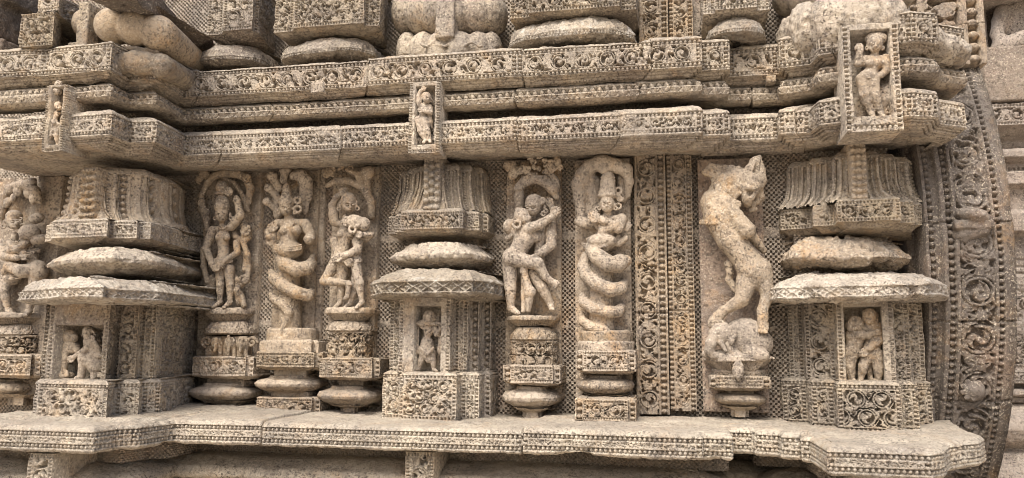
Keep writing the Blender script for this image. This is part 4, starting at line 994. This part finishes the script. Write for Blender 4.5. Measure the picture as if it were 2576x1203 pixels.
f.chain([K2(1460, 330, 46), K2(1480, 385, 54), K2(1520, 385, 56)], [16, 13, 11], 5); f.chain([K2(1590, 320, 44), K2(1610, 375, 54), K2(1690, 380, 56)], [20, 16, 13], 5)
f.ell(K2(1560, 395, 30), (66, 26, 8), 0, 5); f.cap(K2(1300, 370, 46), K2(1400, 375, 50), 9, 12, 4)
fig('elephant', f, t)
for a in (('lotus_rim', 1770, 1941, 891, 932, .17), ('foliage_block', 1788, 1930, 930, 952, .13), ('plinth', 1784, 1940, 946, 980, .16), ('neck', 1830, 1895, 978, 994, .09), ('disc', 1797, 1930, 984, 1028, .15), ('foot', 1840, 1884, 1024, 1046, .10)):
    ped(t, *a, seed=a[1]+a[3])
f = Fig(1855, 930, SD); f.ell((1857, 932, 86), (13, 8, 20), 0, 3); f.cap((1857, 912, 80), (1857, 956, 84), 7, 3, 3)
for s in (-1, 1): f.chain([(1857, 950, 90), (1857+s*9, 935, 92), (1857+s*5, 918, 90)], 2.4, 1)
fig('leaf_boss', f, t)

# --- 0: couple at the far left edge
K = lambda x, y, e: (.3746*x, 386.4+.3746*y, e)
t = statue('statue', 'worn statue of an embracing couple under leaves, left of the big left pilaster', 55)
slab(-70, 138, 452, 1000, t, seed=78, d=.09)
f = Fig(55, 640, .09)
head(f, K(95, 450, 44), 25, (.2, .15), 'dome')
torso(f, K(100, 550, 30), K(20, 620, 30), K(170, 610, 24), K(90, 740, 26), K(80, 830, 26), 1.0, False)
limb(f, K(20, 610, 34), K(30, 690, 44), K(120, 700, 50), 13, 12, 9, K(150, 690, 54)); limb(f, K(60, 650, 46), K(120, 640, 54), K(180, 600, 50), 12, 11, 9)
leg(f, K(60, 800, 26), K(30, 920, 36), K(55, 1050, 30), K(80, 1085, 40), 20); leg(f, K(-20, 800, 26), K(-40, 920, 36), K(-30, 1050, 30), K(0, 1085, 40), 20)
fig('man', f, t)
f = Fig(55, 640, .09)
f.ell(K(200, 530, 46), (32, 22, 22), 5, 4); f.ell(K(160, 545, 56), (13, 12, 14), 0, 3); f.ell(K(265, 580, 38), (27, 18, 14), -15, 4); f.ell(K(245, 435, 30), (24, 14, 15), -10, 4)
torso(f, K(200, 600, 34), K(150, 650, 36), K(260, 650, 24), K(220, 720, 30), K(230, 780, 32), 1.1, False)
f.ell(K(260, 790, 30), (26, 24, 30), 0, 6); limb(f, K(160, 650, 44), K(100, 640, 52), K(60, 600, 48), 11, 10, 8)
f.chain([K(240, 780, 36), K(150, 790, 52), K(60, 760, 50), K(30, 800, 46)], [20, 18, 13, 9], 5)
leg(f, K(250, 820, 28), K(215, 950, 34), K(195, 1060, 30), K(170, 1085, 42), 20)
fig('woman', f, t)
f = Fig(55, 500, .09)
f.chain([K(10, 420, 6), K(40, 280, 14), K(100, 220, 24), K(180, 210, 30), K(240, 250, 28), K(270, 320, 20)], [10, 11, 12, 13, 12, 8], 5)
for a, b, r in ((60, 240, 12), (120, 250, 14), (190, 260, 15), (230, 300, 14), (90, 300, 10), (140, 210, 14), (220, 200, 12), (50, 330, 12)): f.ell(K(a, b, 28), (r, 9, r*1.3), a % 60-30, 3)
fig('leaf_canopy', f, t)
slab(100, 165, 452, 560, t, seed=79, d=.07, name='plain_block')
for a in (('lotus_rim', -80, 108, 786, 814, .19), ('lotus_cushion', -78, 106, 815, 844, .18), ('foliage_block', -76, 104, 843, 896, .17), ('plinth', -90, 102, 892, 948, .20), ('disc', -80, 88, 954, 998, .18), ('foot', 20, 68, 993, 1016, .12)):
    ped(t, *a, seed=abs(a[1])+a[3])

# --- 6: pair of scroll carved strips
def strip_fn(cols, seed):
    def f(a, c, L, H):
        out = np.zeros(a.shape)
        for x0, x1, kind in cols:
            m = (a >= x0*L) & (a < x1*L); w = (x1-x0)*L; q = a-x0*L
            if kind == 'b': v = beads(c, q, H, w)
            elif kind == 's': v = scroll(c, q, H, w, seed, .8)
            else: v = np.where((q < .25*w) | (q > .75*w), -.004, 0)
            out = np.where(m, v, out)
        j = np.abs(np.mod(c/H+.02, .42)-.4) < .004
        return np.where(j, out-.006, out)
    return f
def strip(label, px0, px1, y0, y1, d, cols, seed, name='scroll_strip', grp='scroll strips of the lower storey'):
    ym = (y0+y1)/2; x0, x1 = PX(px0, ym, d), PX(px1, ym, d); z0, z1 = PZ(px0, y1, d), PZ(px0, y0, d)
    z0 = max(z0, ZL-.01) if y1 > 900 else z0
    o = mesh(name, relief(x0, x1, z0, z1, -.02 if d > 0 else d-.3, d, strip_fn(cols, seed), seed=seed, rough=.0015, wear=.25), 'fig', loc=(x0, -d, z0))
    return tag(o, label, 'carved strip', grp)
strip('wide upright strip carved with large animal medallions and one bead row, beside the serpent king', 1598, 1679, 388, 1042, .06, [(0, .1, 'f'), (.1, .68, 's'), (.68, .76, 'f'), (.76, .92, 'b'), (.92, 1, 'f')], 81)
strip('narrow upright strip of small vine medallions between two bead rows, left of the lion', 1681, 1746, 388, 1034, .055, [(0, .16, 'b'), (.16, .24, 'f'), (.24, .74, 's'), (.74, .80, 'f'), (.80, .95, 'b'), (.95, 1, 'f')], 82)
# ------------------------------------------------------------------ figures in the pilaster niches
K = lambda x, y, e: (.3746*x, 752.2+.3746*y, e)
f = Fig(195, 860, .45, 2.0)
f.ell(K(468, 252, 34), (20, 18, 19), 15, 3); f.ell(K(425, 288, 36), (9, 9, 11), 0, 2); f.ell(K(500, 262, 44), (10, 9, 11), 0, 3); f.ring(K(430, 290, 44), 6, 3, 1, 8)
f.chain([K(470, 300, 32), K(500, 330, 34)], [14, 17], 4); f.ell(K(405, 375, 24), (20, 20, 26), 0, 6); f.cap(K(480, 320, 30), K(410, 360, 26), 17, 18, 6); f.ball(K(520, 345, 44), 9, 2)
limb(f, K(450, 320, 40), K(440, 400, 46), K(432, 470, 44), 11, 9, 8, K(430, 492, 46)); f.ell(K(435, 515, 34), (26, 22, 12), 0, 4)
f.chain([K(400, 420, 26), K(400, 490, 30)], [16, 14], 4)
fig('woman', f, pl)
f = Fig(195, 860, .45, 2.0)
head(f, K(592, 225, 34), 16, (-.3, .1), 'dome')
f.chain([K(595, 265, 32), K(615, 300, 30), K(640, 370, 26), K(645, 450, 26)], [11, 19, 17, 22], 5); f.cap(K(590, 290, 32), K(650, 295, 28), 12, 11, 4)
limb(f, K(610, 300, 40), K(560, 350, 48), K(495, 392, 48), 9, 8, 7, K(482, 396, 48)); limb(f, K(655, 305, 28), K(668, 350, 34), K(640, 290, 42), 8, 7, 6, K(625, 275, 44))
f.cap(K(660, 450, 28), K(560, 400, 46), 20, 14, 4); f.cap(K(560, 400, 46), K(545, 515, 42), 12, 9, 4); f.cap(K(545, 520, 42), K(515, 535, 46), 8, 7, 3); f.cap(K(650, 470, 26), K(630, 530, 34), 16, 9, 4)
f.cap(K(600, 380, 40), K(680, 380, 34), 8, 8, 3)
fig('man', f, pl)
K = lambda x, y, e: (644+.3746*x, 752.2+.3746*y, e)
f = Fig(1078, 850, .145, 1.9)
head(f, K(1165, 125, 34), 15, (0, .1), 'dome'); f.ell(K(1165, 120, 30), (17, 13, 17), 0, 3)
torso(f, K(1165, 170, 28), K(1130, 190, 26), K(1205, 190, 26), K(1145, 270, 26), K(1150, 310, 26), .9, False, 4)
f.cap(K(1068, 168, 36), K(1285, 166, 36), 4.5, 4.5, 1.5); limb(f, K(1130, 190, 28), K(1098, 160, 32), K(1140, 150, 40), 7, 6, 5)
limb(f, K(1205, 195, 26), K(1212, 240, 32), K(1240, 190, 38), 7, 6, 5)
f.cap(K(1150, 300, 26), K(1150, 360, 26), 17, 19, 4); f.chain([K(1110, 330, 44), K(1150, 372, 46), K(1190, 330, 42)], 4, 2); f.cap(K(1150, 360, 36), K(1160, 410, 34), 8, 8, 3)
leg(f, K(1125, 360, 26), K(1110, 410, 30), K(1092, 470, 28), K(1070, 480, 34), 10.5); leg(f, K(1180, 360, 26), K(1190, 420, 30), K(1195, 475, 28), K(1215, 484, 34), 10.5)
for x in (1082, 1240):
    for o in (-8, 8): f.cap(K(x+o, 172, 32), K(x+o, 300, 28), 2.6, 2.6, 1)
    f.ell(K(x, 340, 26), (9, 9, 14), 0, 3)
fig('porter', f, pc)
K = lambda x, y, e: (1932+.3746*x, 752.2+.3746*y, e)
f = Fig(2175, 870, .125, 2.0); f.nz = (1.8, .16)
f.ell(K(590, 165, 34), (16, 15, 18), -20, 3); f.ell(K(560, 185, 36), (9, 10, 13), 20, 3); f.ell(K(600, 190, 44), (9, 8, 8), 0, 2); f.ell(K(540, 180, 26), (8, 9, 8), 0, 2)
f.chain([K(590, 215, 28), K(595, 250, 28), K(580, 310, 26), K(565, 350, 28)], [13, 17, 16, 20], 5); f.ball(K(605, 245, 42), 9, 2)
leg(f, K(560, 350, 28), K(548, 450, 30), K(560, 545, 26), K(595, 566, 40), 17)
limb(f, K(610, 235, 38), K(670, 245, 44), K(720, 225, 44), 9, 8, 7, K(735, 228, 46)); limb(f, K(545, 235, 24), K(545, 275, 28), K(560, 260, 38), 8, 7, 6)
fig('woman', f, pr_)
f = Fig(2175, 870, .125, 2.0); f.nz = (1.8, .16)
head(f, K(680, 120, 36), 17, (-.2, .15), 'dome'); f.ell(K(720, 120, 26), (8, 8, 12), 0, 2)
f.chain([K(700, 170, 28), K(715, 230, 26), K(700, 300, 24), K(695, 350, 26)], [12, 20, 17, 19], 5); f.cap(K(660, 200, 28), K(745, 195, 26), 12, 12, 4)
limb(f, K(755, 200, 28), K(745, 280, 40), K(670, 335, 46), 10, 9, 8, K(648, 352, 46))
leg(f, K(670, 370, 28), K(640, 450, 36), K(622, 545, 28), K(610, 566, 38), 15); leg(f, K(725, 370, 26), K(742, 460, 30), K(742, 560, 26), K(705, 572, 42), 16); leg(f, K(690, 400, 14), K(680, 470, 14), K(690, 540, 16), K(715, 552, 26), 11)
fig('man', f, pr_)

# ------------------------------------------------------------------ figure panels set across the cornices
def niche_panel(label, px0, px1, y0, y1, d, dep, rect, b, seed, back):
    ym = (y0+y1)/2; x0, x1 = PX(px0, ym, d), PX(px1, ym, d); z1, z0 = PZ(px0, y0, d), PZ(px1, y1, d)
    t = thing('niche_panel', label, 'relief panel', ((x0+x1)/2, -d, z0), 'figure panels across the cornices')
    u0, u1, c0, c1 = rect
    def fn(a, c, L, H):
        e = b*.3
        o = np.where((a > e) & (a < e+b), beads(c, a-e, H, b), 0)+np.where((L-a > e) & (L-a < e+b), beads(c, L-a-e, H, b), 0)
        o = o+np.where((c < b*1.6) & (c > b*.6) & (a > b*1.4) & (a < L-b*1.4), beads(a, c-b*.6, L, b), 0)
        return np.where((a/L > u0) & (a/L < u1) & (1-c/H > c0) & (1-c/H < c1), -dep, o)
    mesh('frame', relief(x0, x1, z0, z1, back, d, fn, seed=seed, rough=.004, chip=.012, wear=.6), 'tan', t)
    return t
t = niche_panel('narrow panel of a dancing woman, one arm raised, across the cornices above the porter', 1029, 1105, 209, 384, .305, .045, (.2, .84, .06, .88), .008, 91, .2)
K = lambda x, y, e: (858.5+.3335*x, .3335*y, e)
f = Fig(1067, 300, .262, 1.8)
head(f, K(645, 735, 26), 14.5, (.3, .1), 'bun')
torso(f, K(625, 785, 24), K(588, 800, 24), K(668, 800, 20), K(615, 870, 22), K(605, 900, 22), 1.0, True, 4)
limb(f, K(590, 795, 24), K(582, 730, 28), K(600, 685, 28), 7, 6, 5, K(620, 675, 30)); limb(f, K(668, 805, 20), K(675, 850, 28), K(625, 840, 38), 7, 6, 5, K(605, 832, 38))
leg(f, K(585, 910, 22), K(600, 985, 26), K(635, 1060, 22), K(620, 1075, 30), 12); leg(f, K(630, 910, 22), K(645, 985, 26), K(665, 1055, 22), K(670, 1072, 30), 12)
f.chain([K(665, 860, 18), K(675, 920, 18), K(680, 960, 14)], [6, 6, 4], 3)
fig('woman', f, t)
t = niche_panel('large bead framed panel of a standing dancer on the right corner of the cornices', 2123, 2266, 64, 328, .412, .065, (.16, .84, .06, .86), .0125, 92, .25)
K = lambda x, y, e: (1717+.3335*x, .3335*y, e)
f = Fig(2195, 200, .35, 2.0); f.nz = (2.0, .15)
head(f, K(1450, 330, 36), 21, (.1, .1), 'none'); f.ell(K(1460, 295, 26), (26, 16, 17), 0, 4)
torso(f, K(1450, 405, 32), K(1385, 450, 30), K(1525, 440, 30), K(1425, 530, 30), K(1400, 575, 30), .9, True)
limb(f, K(1380, 450, 30), K(1325, 480, 36), K(1335, 405, 40), 11, 9, 8, K(1335, 380, 42)); limb(f, K(1528, 440, 30), K(1535, 530, 32), K(1500, 565, 36), 11, 9, 8)
leg(f, K(1365, 600, 30), K(1370, 720, 34), K(1425, 850, 26), K(1440, 880, 40), 17); leg(f, K(1430, 600, 30), K(1450, 720, 34), K(1495, 850, 26), K(1515, 880, 40), 17)
fig('woman', f, t)
t = niche_panel('worn narrow panel with a figure between two posts on the left end of the cornices', 110, 162, 216, 380, .635, .045, (.30, .80, .03, .9), .007, 93, .5)
f = Fig(137, 300, .59, 1.9); f.nz = (2.2, .15)
K = lambda x, y, e: (.3335*x, .3335*y, e)
f.ell(K(432, 690, 20), (13, 14, 12), 0, 3); f.ell(K(440, 640, 14), (12, 10, 12), 0, 3); head(f, K(440, 800, 22), 12, (.3, .1), 'bun')
torso(f, K(425, 840, 20), K(400, 860, 20), K(455, 855, 18), K(415, 900, 20), K(420, 940, 20), 1.1, True, 4)
leg(f, K(405, 950, 20), K(385, 1020, 26), K(370, 1090, 20), K(375, 1110, 26), 10); leg(f, K(435, 950, 18), K(425, 1030, 22), K(435, 1095, 18), K(445, 1110, 24), 10)
limb(f, K(400, 860, 20), K(385, 900, 24), K(410, 930, 30), 6, 5, 5)
fig('woman', f, t)

# ------------------------------------------------------------------ the storey above the cornices
G2 = 'pedestals of the upper storey'
def upper(name, label, cat, px, y, d, grp=G2): return thing(name, label, cat, (PX(px, y, d), -d*.5, PZ(px, y, d)), grp)
def pad(par, L, R, y0, y1, d, seed, mat='white', chip=.016, rough=.005, name='disc_slab'):
    h = y1-y0; path = round_path(L, R, (y0+y1)/2, d, 11, .33); xm = (L+R)/2
    return mesh(name, sweep(path, prof(xm, d, [('B', None), (-.05, y0), (-.014, y0+.16*h), (0, y0+.42*h, S_beads(.6)), (0, y0+.56*h), (-.016, y0+.7*h), (-.05, y0+.9*h), (-.09, y1), ('B', None)]), seed=seed, rough=rough, chip=chip, wave=.008), mat, par)
def hung_block(par, path, x, d, y0, y1, y2, seed, mat='tan', b=.009):
    return mesh('hanging_block', sweep(path, prof(x, d, [('B', None), (0, y0, fr(b=b, seed=seed)), (0, y1), (-.012, y1+4), (-.02, y1+9), (-.07, y2-6), (-.10, y2), ('B', None)]), seed=seed, rough=.003, chip=.006), mat, par)
t = upper('pedestal', 'small hanging block with a square scroll panel near the top left corner', 'pedestal', 95, 150, .6)
hung_block(t, pxpath(70, [(50, .2, .62), (50, .62), (135, .62), (152, .54), (160, .40), (168, .2)]), 95, .62, 33, 116, 150, 101)
mesh('upper_block', sweep(pxpath(0, [(96, .2, .62), (96, .60), (150, .60), (160, .5), (190, .4)]), prof(120, .6, [(0, -40, fr(b=.008, seed=7)), (0, 28)]), seed=107, chip=.012), 'tan', t)
rockf = Fig(20, 90, .5, 3.2); rockf.nz = (5, .06)
rockf.box((10, 60, 20), (26, 60, 55), 10); rockf.box((20, 140, 6), (34, 60, 20), 8); rockf.box((18, -10, 26), (45, 60, 30), 8)
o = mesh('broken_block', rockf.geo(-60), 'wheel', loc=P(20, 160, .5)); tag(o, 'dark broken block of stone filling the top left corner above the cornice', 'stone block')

t = upper('pedestal', 'huge smooth lobed cushion on a flared foot, on the upper left corner', 'pedestal', 320, 160, .6)
f = Fig(330, 80, .45, 2.8); f.nz = (1.2, .1)
for a, b, ra, rb in (((285, 66, 62), (300, 74, -40), 50, 44), ((342, 72, 54), (364, 88, -50), 50, 44), ((398, 84, 40), (482, 152, -190), 50, 42), ((225, 62, 40), (240, 76, -40), 46, 40)): f.cap(a, b, ra, rb, 5)
mesh('lobed_cushion', f.geo(-240), 'ochre', t)
f = Fig(330, 120, .45, 2.8); f.nz = (2.6, .12)
f.chain([(262, 124, 62), (345, 122, 58), (395, 132, 40), (488, 180, -190)], [7, 7, 7, 6], 3)
for a, b, ra, rb in (((235, 160, 66), (300, 158, 70), 30, 34), ((340, 158, 62), (372, 160, 52), 34, 32), ((405, 166, 36), (492, 214, -190), 34, 30), ((205, 165, 60), (240, 150, 60), 26, 30)): f.cap(a, b, ra, rb, 6)
f.box((222, 70, 66), (14, 20, 62), 4); f.box((205, 135, 60), (20, 20, 20), 6)
mesh('flared_foot', f.geo(-240), 'tan', t)
mesh('upper_slab', sweep(pxpath(20, [(250, .2, .7), (250, .68), (330, .66), (345, .6), (372, .56), (392, .5), (500, .02)]), prof(330, .66, [(.02, -60), (.02, -4), (0, 2), (-.03, 14), (-.12, 20), ('B', None)]), seed=104, chip=.01), 'wheel', t)

t = upper('pedestal', 'hanging carved block over a disc, between the big lobed cushion and the wider block', 'pedestal', 605, 165, .25)
hung_block(t, pxpath(40, [(522, -.02, .24), (522, .24), (560, .24), (562, .27), (636, .27), (640, .24), (652, .23), (694, .02)]), 590, .27, -50, 76, 112, 111)
pad(t, 520, 686, 110, 168, .26, 112, 'tan'); ped(t, 'neck', 565, 640, 100, 122, .08, 113)
t = upper('pedestal', 'wide hanging block over a broken disc, left of the ribbed cushion at the top', 'pedestal', 840, 150, .25)
hung_block(t, pxpath(40, [(690, -.02, .25), (690, .25), (738, .25), (740, .28), (915, .28), (917, .25), (956, .24), (976, .02)]), 800, .28, -60, 66, 98, 121)
pad(t, 722, 962, 95, 152, .28, 122, 'white', .024); ped(t, 'neck', 770, 900, 85, 110, .08, 123)
t = upper('pedestal', 'round ribbed cushion with a central band on a flared foot, at the top middle', 'pedestal', 1130, 130, .25)
f = Fig(1130, 50, .06, 2.6); f.nz = (1.8, .12)
for x, r, e in ((1022, 36, 38), (1062, 44, 62), (1104, 46, 78), (1150, 47, 82), (1196, 46, 72), (1234, 44, 46)): f.ell((x, 40, e-20), (r, 60, 54), 0, 3)
fig('lobed_cushion', f, t, 'tan')
f = Fig(1130, 80, .06, 2.6); f.nz = (2.0, .12)
f.box((1128, 30, 96), (21, 30, 76), 3)
for x, r, e in ((1030, 32, 30), (1068, 40, 56), (1110, 42, 70), (1160, 42, 72), (1205, 38, 56), (1238, 26, 34)): f.ell((x, 132, e), (r, 50, 52), 0, 3)
f.chain([(1060+q*8, 112+5*math.sin(q*1.1), 116) for q in range(20)], 3.5, 1.5)
fig('flared_foot', f, t, 'tan')
t = upper('pedestal', 'long pale lichen covered disc under a carved block, left of the upper scroll strips', 'pedestal', 1440, 110, .25)
hung_block(t, steps(20, [(1283, 1328, .24), (1328, 1560, .28), (1560, 1602, .24)]), 1440, .28, -60, 24, 54, 131)
pad(t, 1280, 1606, 46, 114, .28, 132, 'white', .02, .006); ped(t, 'neck', 1330, 1560, 40, 60, .08, 133)
strip('upper wide scroll strip with animal medallions, between two pale discs', 1606, 1680, -70, 110, .06, [(0, .14, 'f'), (.14, .70, 's'), (.70, .78, 'f'), (.78, .94, 'b'), (.94, 1, 'f')], 83, grp='scroll strips of the upper storey')
strip('upper narrow scroll strip with small medallions beside dark pierced wall', 1682, 1742, -70, 100, .055, [(0, .16, 'b'), (.16, .24, 'f'), (.24, .74, 's'), (.74, .80, 'f'), (.80, .95, 'b'), (.95, 1, 'f')], 84, grp='scroll strips of the upper storey')
t = upper('pedestal', 'short disc under a carved block, right of the upper scroll strips', 'pedestal', 1850, 105, .25)
hung_block(t, steps(20, [(1768, 1800, .22), (1800, 1905, .25), (1905, 1938, .22)]), 1850, .25, -60, 22, 54, 141)
pad(t, 1768, 1928, 46, 106, .25, 142, 'white'); ped(t, 'neck', 1800, 1900, 40, 60, .08, 143)
t = upper('pedestal', 'eroded heap like lobed foot and cushion above the right corner of the cornices', 'pedestal', 2120, 100, .3)
f = Fig(2120, 60, .05, 2.8); f.nz = (4.5, .085)
for x, y, rx, ry, e in ((1990, 92, 32, 44, 50), (2030, 76, 40, 64, 110), (2090, 58, 46, 70, 160), (2160, 44, 54, 66, 185), (2220, 56, 50, 66, 170), (2270, 92, 46, 44, 160), (2318, 108, 44, 38, 140), (2360, 128, 40, 34, 110), (2400, 140, 30, 28, 70)): f.ell((x, y, e), (rx, 55, ry), 0, 9)
fig('eroded_foot', f, t, 'tan')
f = Fig(2120, 20, .05, 2.8)
for x, e, r in ((1985, 20, 40), (2030, 70, 44), (2085, 110, 46)): f.ell((x, -8, e), (r, 60, 44), 0, 3)
f.box((2220, -10, 110), (45, 60, 34), 5)
fig('lobed_cushion', f, t, 'tan')
# ------------------------------------------------------------------ stone wheel at the right, seen on its rim
WD = .12; WR = 1.22
wx = lambda px: PX(px, 612, WD)
wz = PZ(2450, 612, WD)
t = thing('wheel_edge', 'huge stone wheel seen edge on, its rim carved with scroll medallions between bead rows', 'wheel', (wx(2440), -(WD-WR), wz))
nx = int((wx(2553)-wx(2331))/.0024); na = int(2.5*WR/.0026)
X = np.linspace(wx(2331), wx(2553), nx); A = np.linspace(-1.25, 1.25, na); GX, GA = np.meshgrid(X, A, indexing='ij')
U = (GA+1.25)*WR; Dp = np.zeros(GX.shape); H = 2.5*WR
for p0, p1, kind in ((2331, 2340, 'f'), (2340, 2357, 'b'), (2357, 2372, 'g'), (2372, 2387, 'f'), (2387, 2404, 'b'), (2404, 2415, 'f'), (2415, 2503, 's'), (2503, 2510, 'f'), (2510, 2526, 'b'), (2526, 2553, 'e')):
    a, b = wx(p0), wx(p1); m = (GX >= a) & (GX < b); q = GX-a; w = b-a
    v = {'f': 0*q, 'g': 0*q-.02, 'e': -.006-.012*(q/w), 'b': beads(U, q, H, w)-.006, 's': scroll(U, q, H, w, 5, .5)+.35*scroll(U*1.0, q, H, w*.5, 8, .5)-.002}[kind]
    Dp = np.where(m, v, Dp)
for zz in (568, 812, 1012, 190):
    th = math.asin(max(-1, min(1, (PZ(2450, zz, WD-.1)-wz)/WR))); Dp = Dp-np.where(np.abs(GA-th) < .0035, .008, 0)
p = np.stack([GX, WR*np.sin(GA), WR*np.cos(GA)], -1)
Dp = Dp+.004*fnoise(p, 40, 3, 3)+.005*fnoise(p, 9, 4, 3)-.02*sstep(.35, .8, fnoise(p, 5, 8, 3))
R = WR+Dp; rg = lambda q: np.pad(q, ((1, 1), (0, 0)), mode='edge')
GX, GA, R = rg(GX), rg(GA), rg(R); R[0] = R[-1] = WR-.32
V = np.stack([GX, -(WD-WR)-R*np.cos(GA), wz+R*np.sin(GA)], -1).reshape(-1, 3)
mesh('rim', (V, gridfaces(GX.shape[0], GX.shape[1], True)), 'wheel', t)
f = Fig(2450, 560, WD-.03, 2.6); f.nz = (3, .1)
f.ell((2446, 545, 16), (38, 34, 18), 12, 4); f.cap((2420, 590, 10), (2470, 575, 16), 22, 18, 6); f.box((2446, 566, 20), (36, 14, 6), 4)
fig('broken_lug', f, t, 'wheel')
f = Fig(2445, 975, WD-.16, 2.6)
f.ball((2444, 980, 26), 26, 3); f.ring((2440, 985, 16), 34, 5, 2, 14)
for q in range(9): f.ball((2444+24*math.cos(q*.7), 980+24*math.sin(q*.7), 40), 6, 1)
fig('flower_boss', f, t, 'wheel')
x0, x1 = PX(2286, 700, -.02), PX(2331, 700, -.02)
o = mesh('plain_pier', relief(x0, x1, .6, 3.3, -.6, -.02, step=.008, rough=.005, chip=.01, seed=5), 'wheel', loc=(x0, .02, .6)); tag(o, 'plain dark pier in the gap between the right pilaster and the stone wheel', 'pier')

strip('upper pier with a scroll band between bead rows, standing above the stone wheel', 2246, 2476, -90, 172, -.045, [(0, .08, 'b'), (.08, .2, 'f'), (.2, .28, 'b'), (.28, .36, 'f'), (.36, .74, 's'), (.74, .82, 'f'), (.82, .94, 'b'), (.94, 1, 'f')], 85, 'scroll_pier', None)
# ------------------------------------------------------------------ the temple body beyond the wheel
FD = -.75
t = thing('far_wall', 'paler pinkish wall of stacked mouldings beyond the stone wheel at the right edge', 'wall', (PX(2540, 1000, FD), -FD, 1.0))
q = lambda y, o=0: PZ(2540, y, FD+o)
path = [(PX(2420, 700, FD), FD), (PX(2490, 700, FD)+2.2, FD)]
rows = [(0, q(265)), (.05, q(268), fr(b=.010, seed=3)), (.05, q(322)), (0, q(330)), (-.06, q(348)), (-.06, q(366), S_pits()), (-.06, q(372)), (.02, q(376)), (.06, q(388)), (.06, q(402)), (.0, q(412)), (.0, q(420), S_beads()), (0, q(432)), (.07, q(440)), (.07, q(470)), (.02, q(478)),
        (.02, q(530)), (.05, q(540)), (.05, q(585)), (-.02, q(594)), (-.02, q(640), S_fillets(3)), (-.02, q(690)), (.06, q(700)), (.06, q(716), fr(b=.009, seed=9)), (.02, q(930)), (.05, q(934), fr(b=.007, seed=5)), (.05, q(962)), (-.02, q(966)), (-.02, q(976)), (.07, q(980)), (.07, q(992)), (.02, q(996), fr(b=.006, seed=2)), (.03, q(1010)), (.0, q(1014)),
        (.05, q(1022)), (.11, q(1050)), (.12, q(1075)), (.09, q(1105)), (.02, q(1126)), (.02, q(1130)), (.06, q(1140), S_ribs(.09)), (.14, q(1180), S_ribs(.09)), (.2, q(1230)), (.2, q(1300)), (.2, 0)]
mesh('mouldings', sweep(path, rows, step=.003, seed=201, rough=.003), 'far', t)
mesh('plain_block', relief(PX(2476, 200, FD+.06), PX(2490, 200, FD)+2.2, q(262), q(128), FD-.2, FD+.06, step=.008, seed=202, rough=.003), 'far', t)
mesh('back_slab', relief(PX(2420, 60, FD-.1), PX(2490, 60, FD)+2.2, q(180), q(-160), FD-.4, FD-.1, step=.01, seed=203), 'far', t)
mesh('upper_pier', relief(PX(2440, 60, FD-.04), PX(2482, 60, FD-.04), q(180), q(-160), FD-.2, FD-.04, step=.01, seed=204), 'far', t)
mesh('lintel', relief(PX(2478, 0, FD+.1), PX(2490, 60, FD)+2.2, q(10), q(-60), FD-.2, FD+.12, step=.01, seed=205), 'far', t)
f = Fig(2545, 60, FD-.1, 3)
limb(f, (2520, 30, 40), (2508, 85, 50), (2520, 110, 60), 16, 14, 12); f.ell((2548, 60, 30), (34, 26, 48), 0, 8); f.cap((2520, 122, 50), (2600, 95, 70), 22, 24, 8); f.cap((2590, 30, 40), (2600, 80, 50), 15, 14, 4); f.cap((2556, 20, 36), (2560, -20, 36), 20, 18, 5); f.ball((2562, -30, 40), 22, 4)
fig('seated_figure', f, t, 'far')
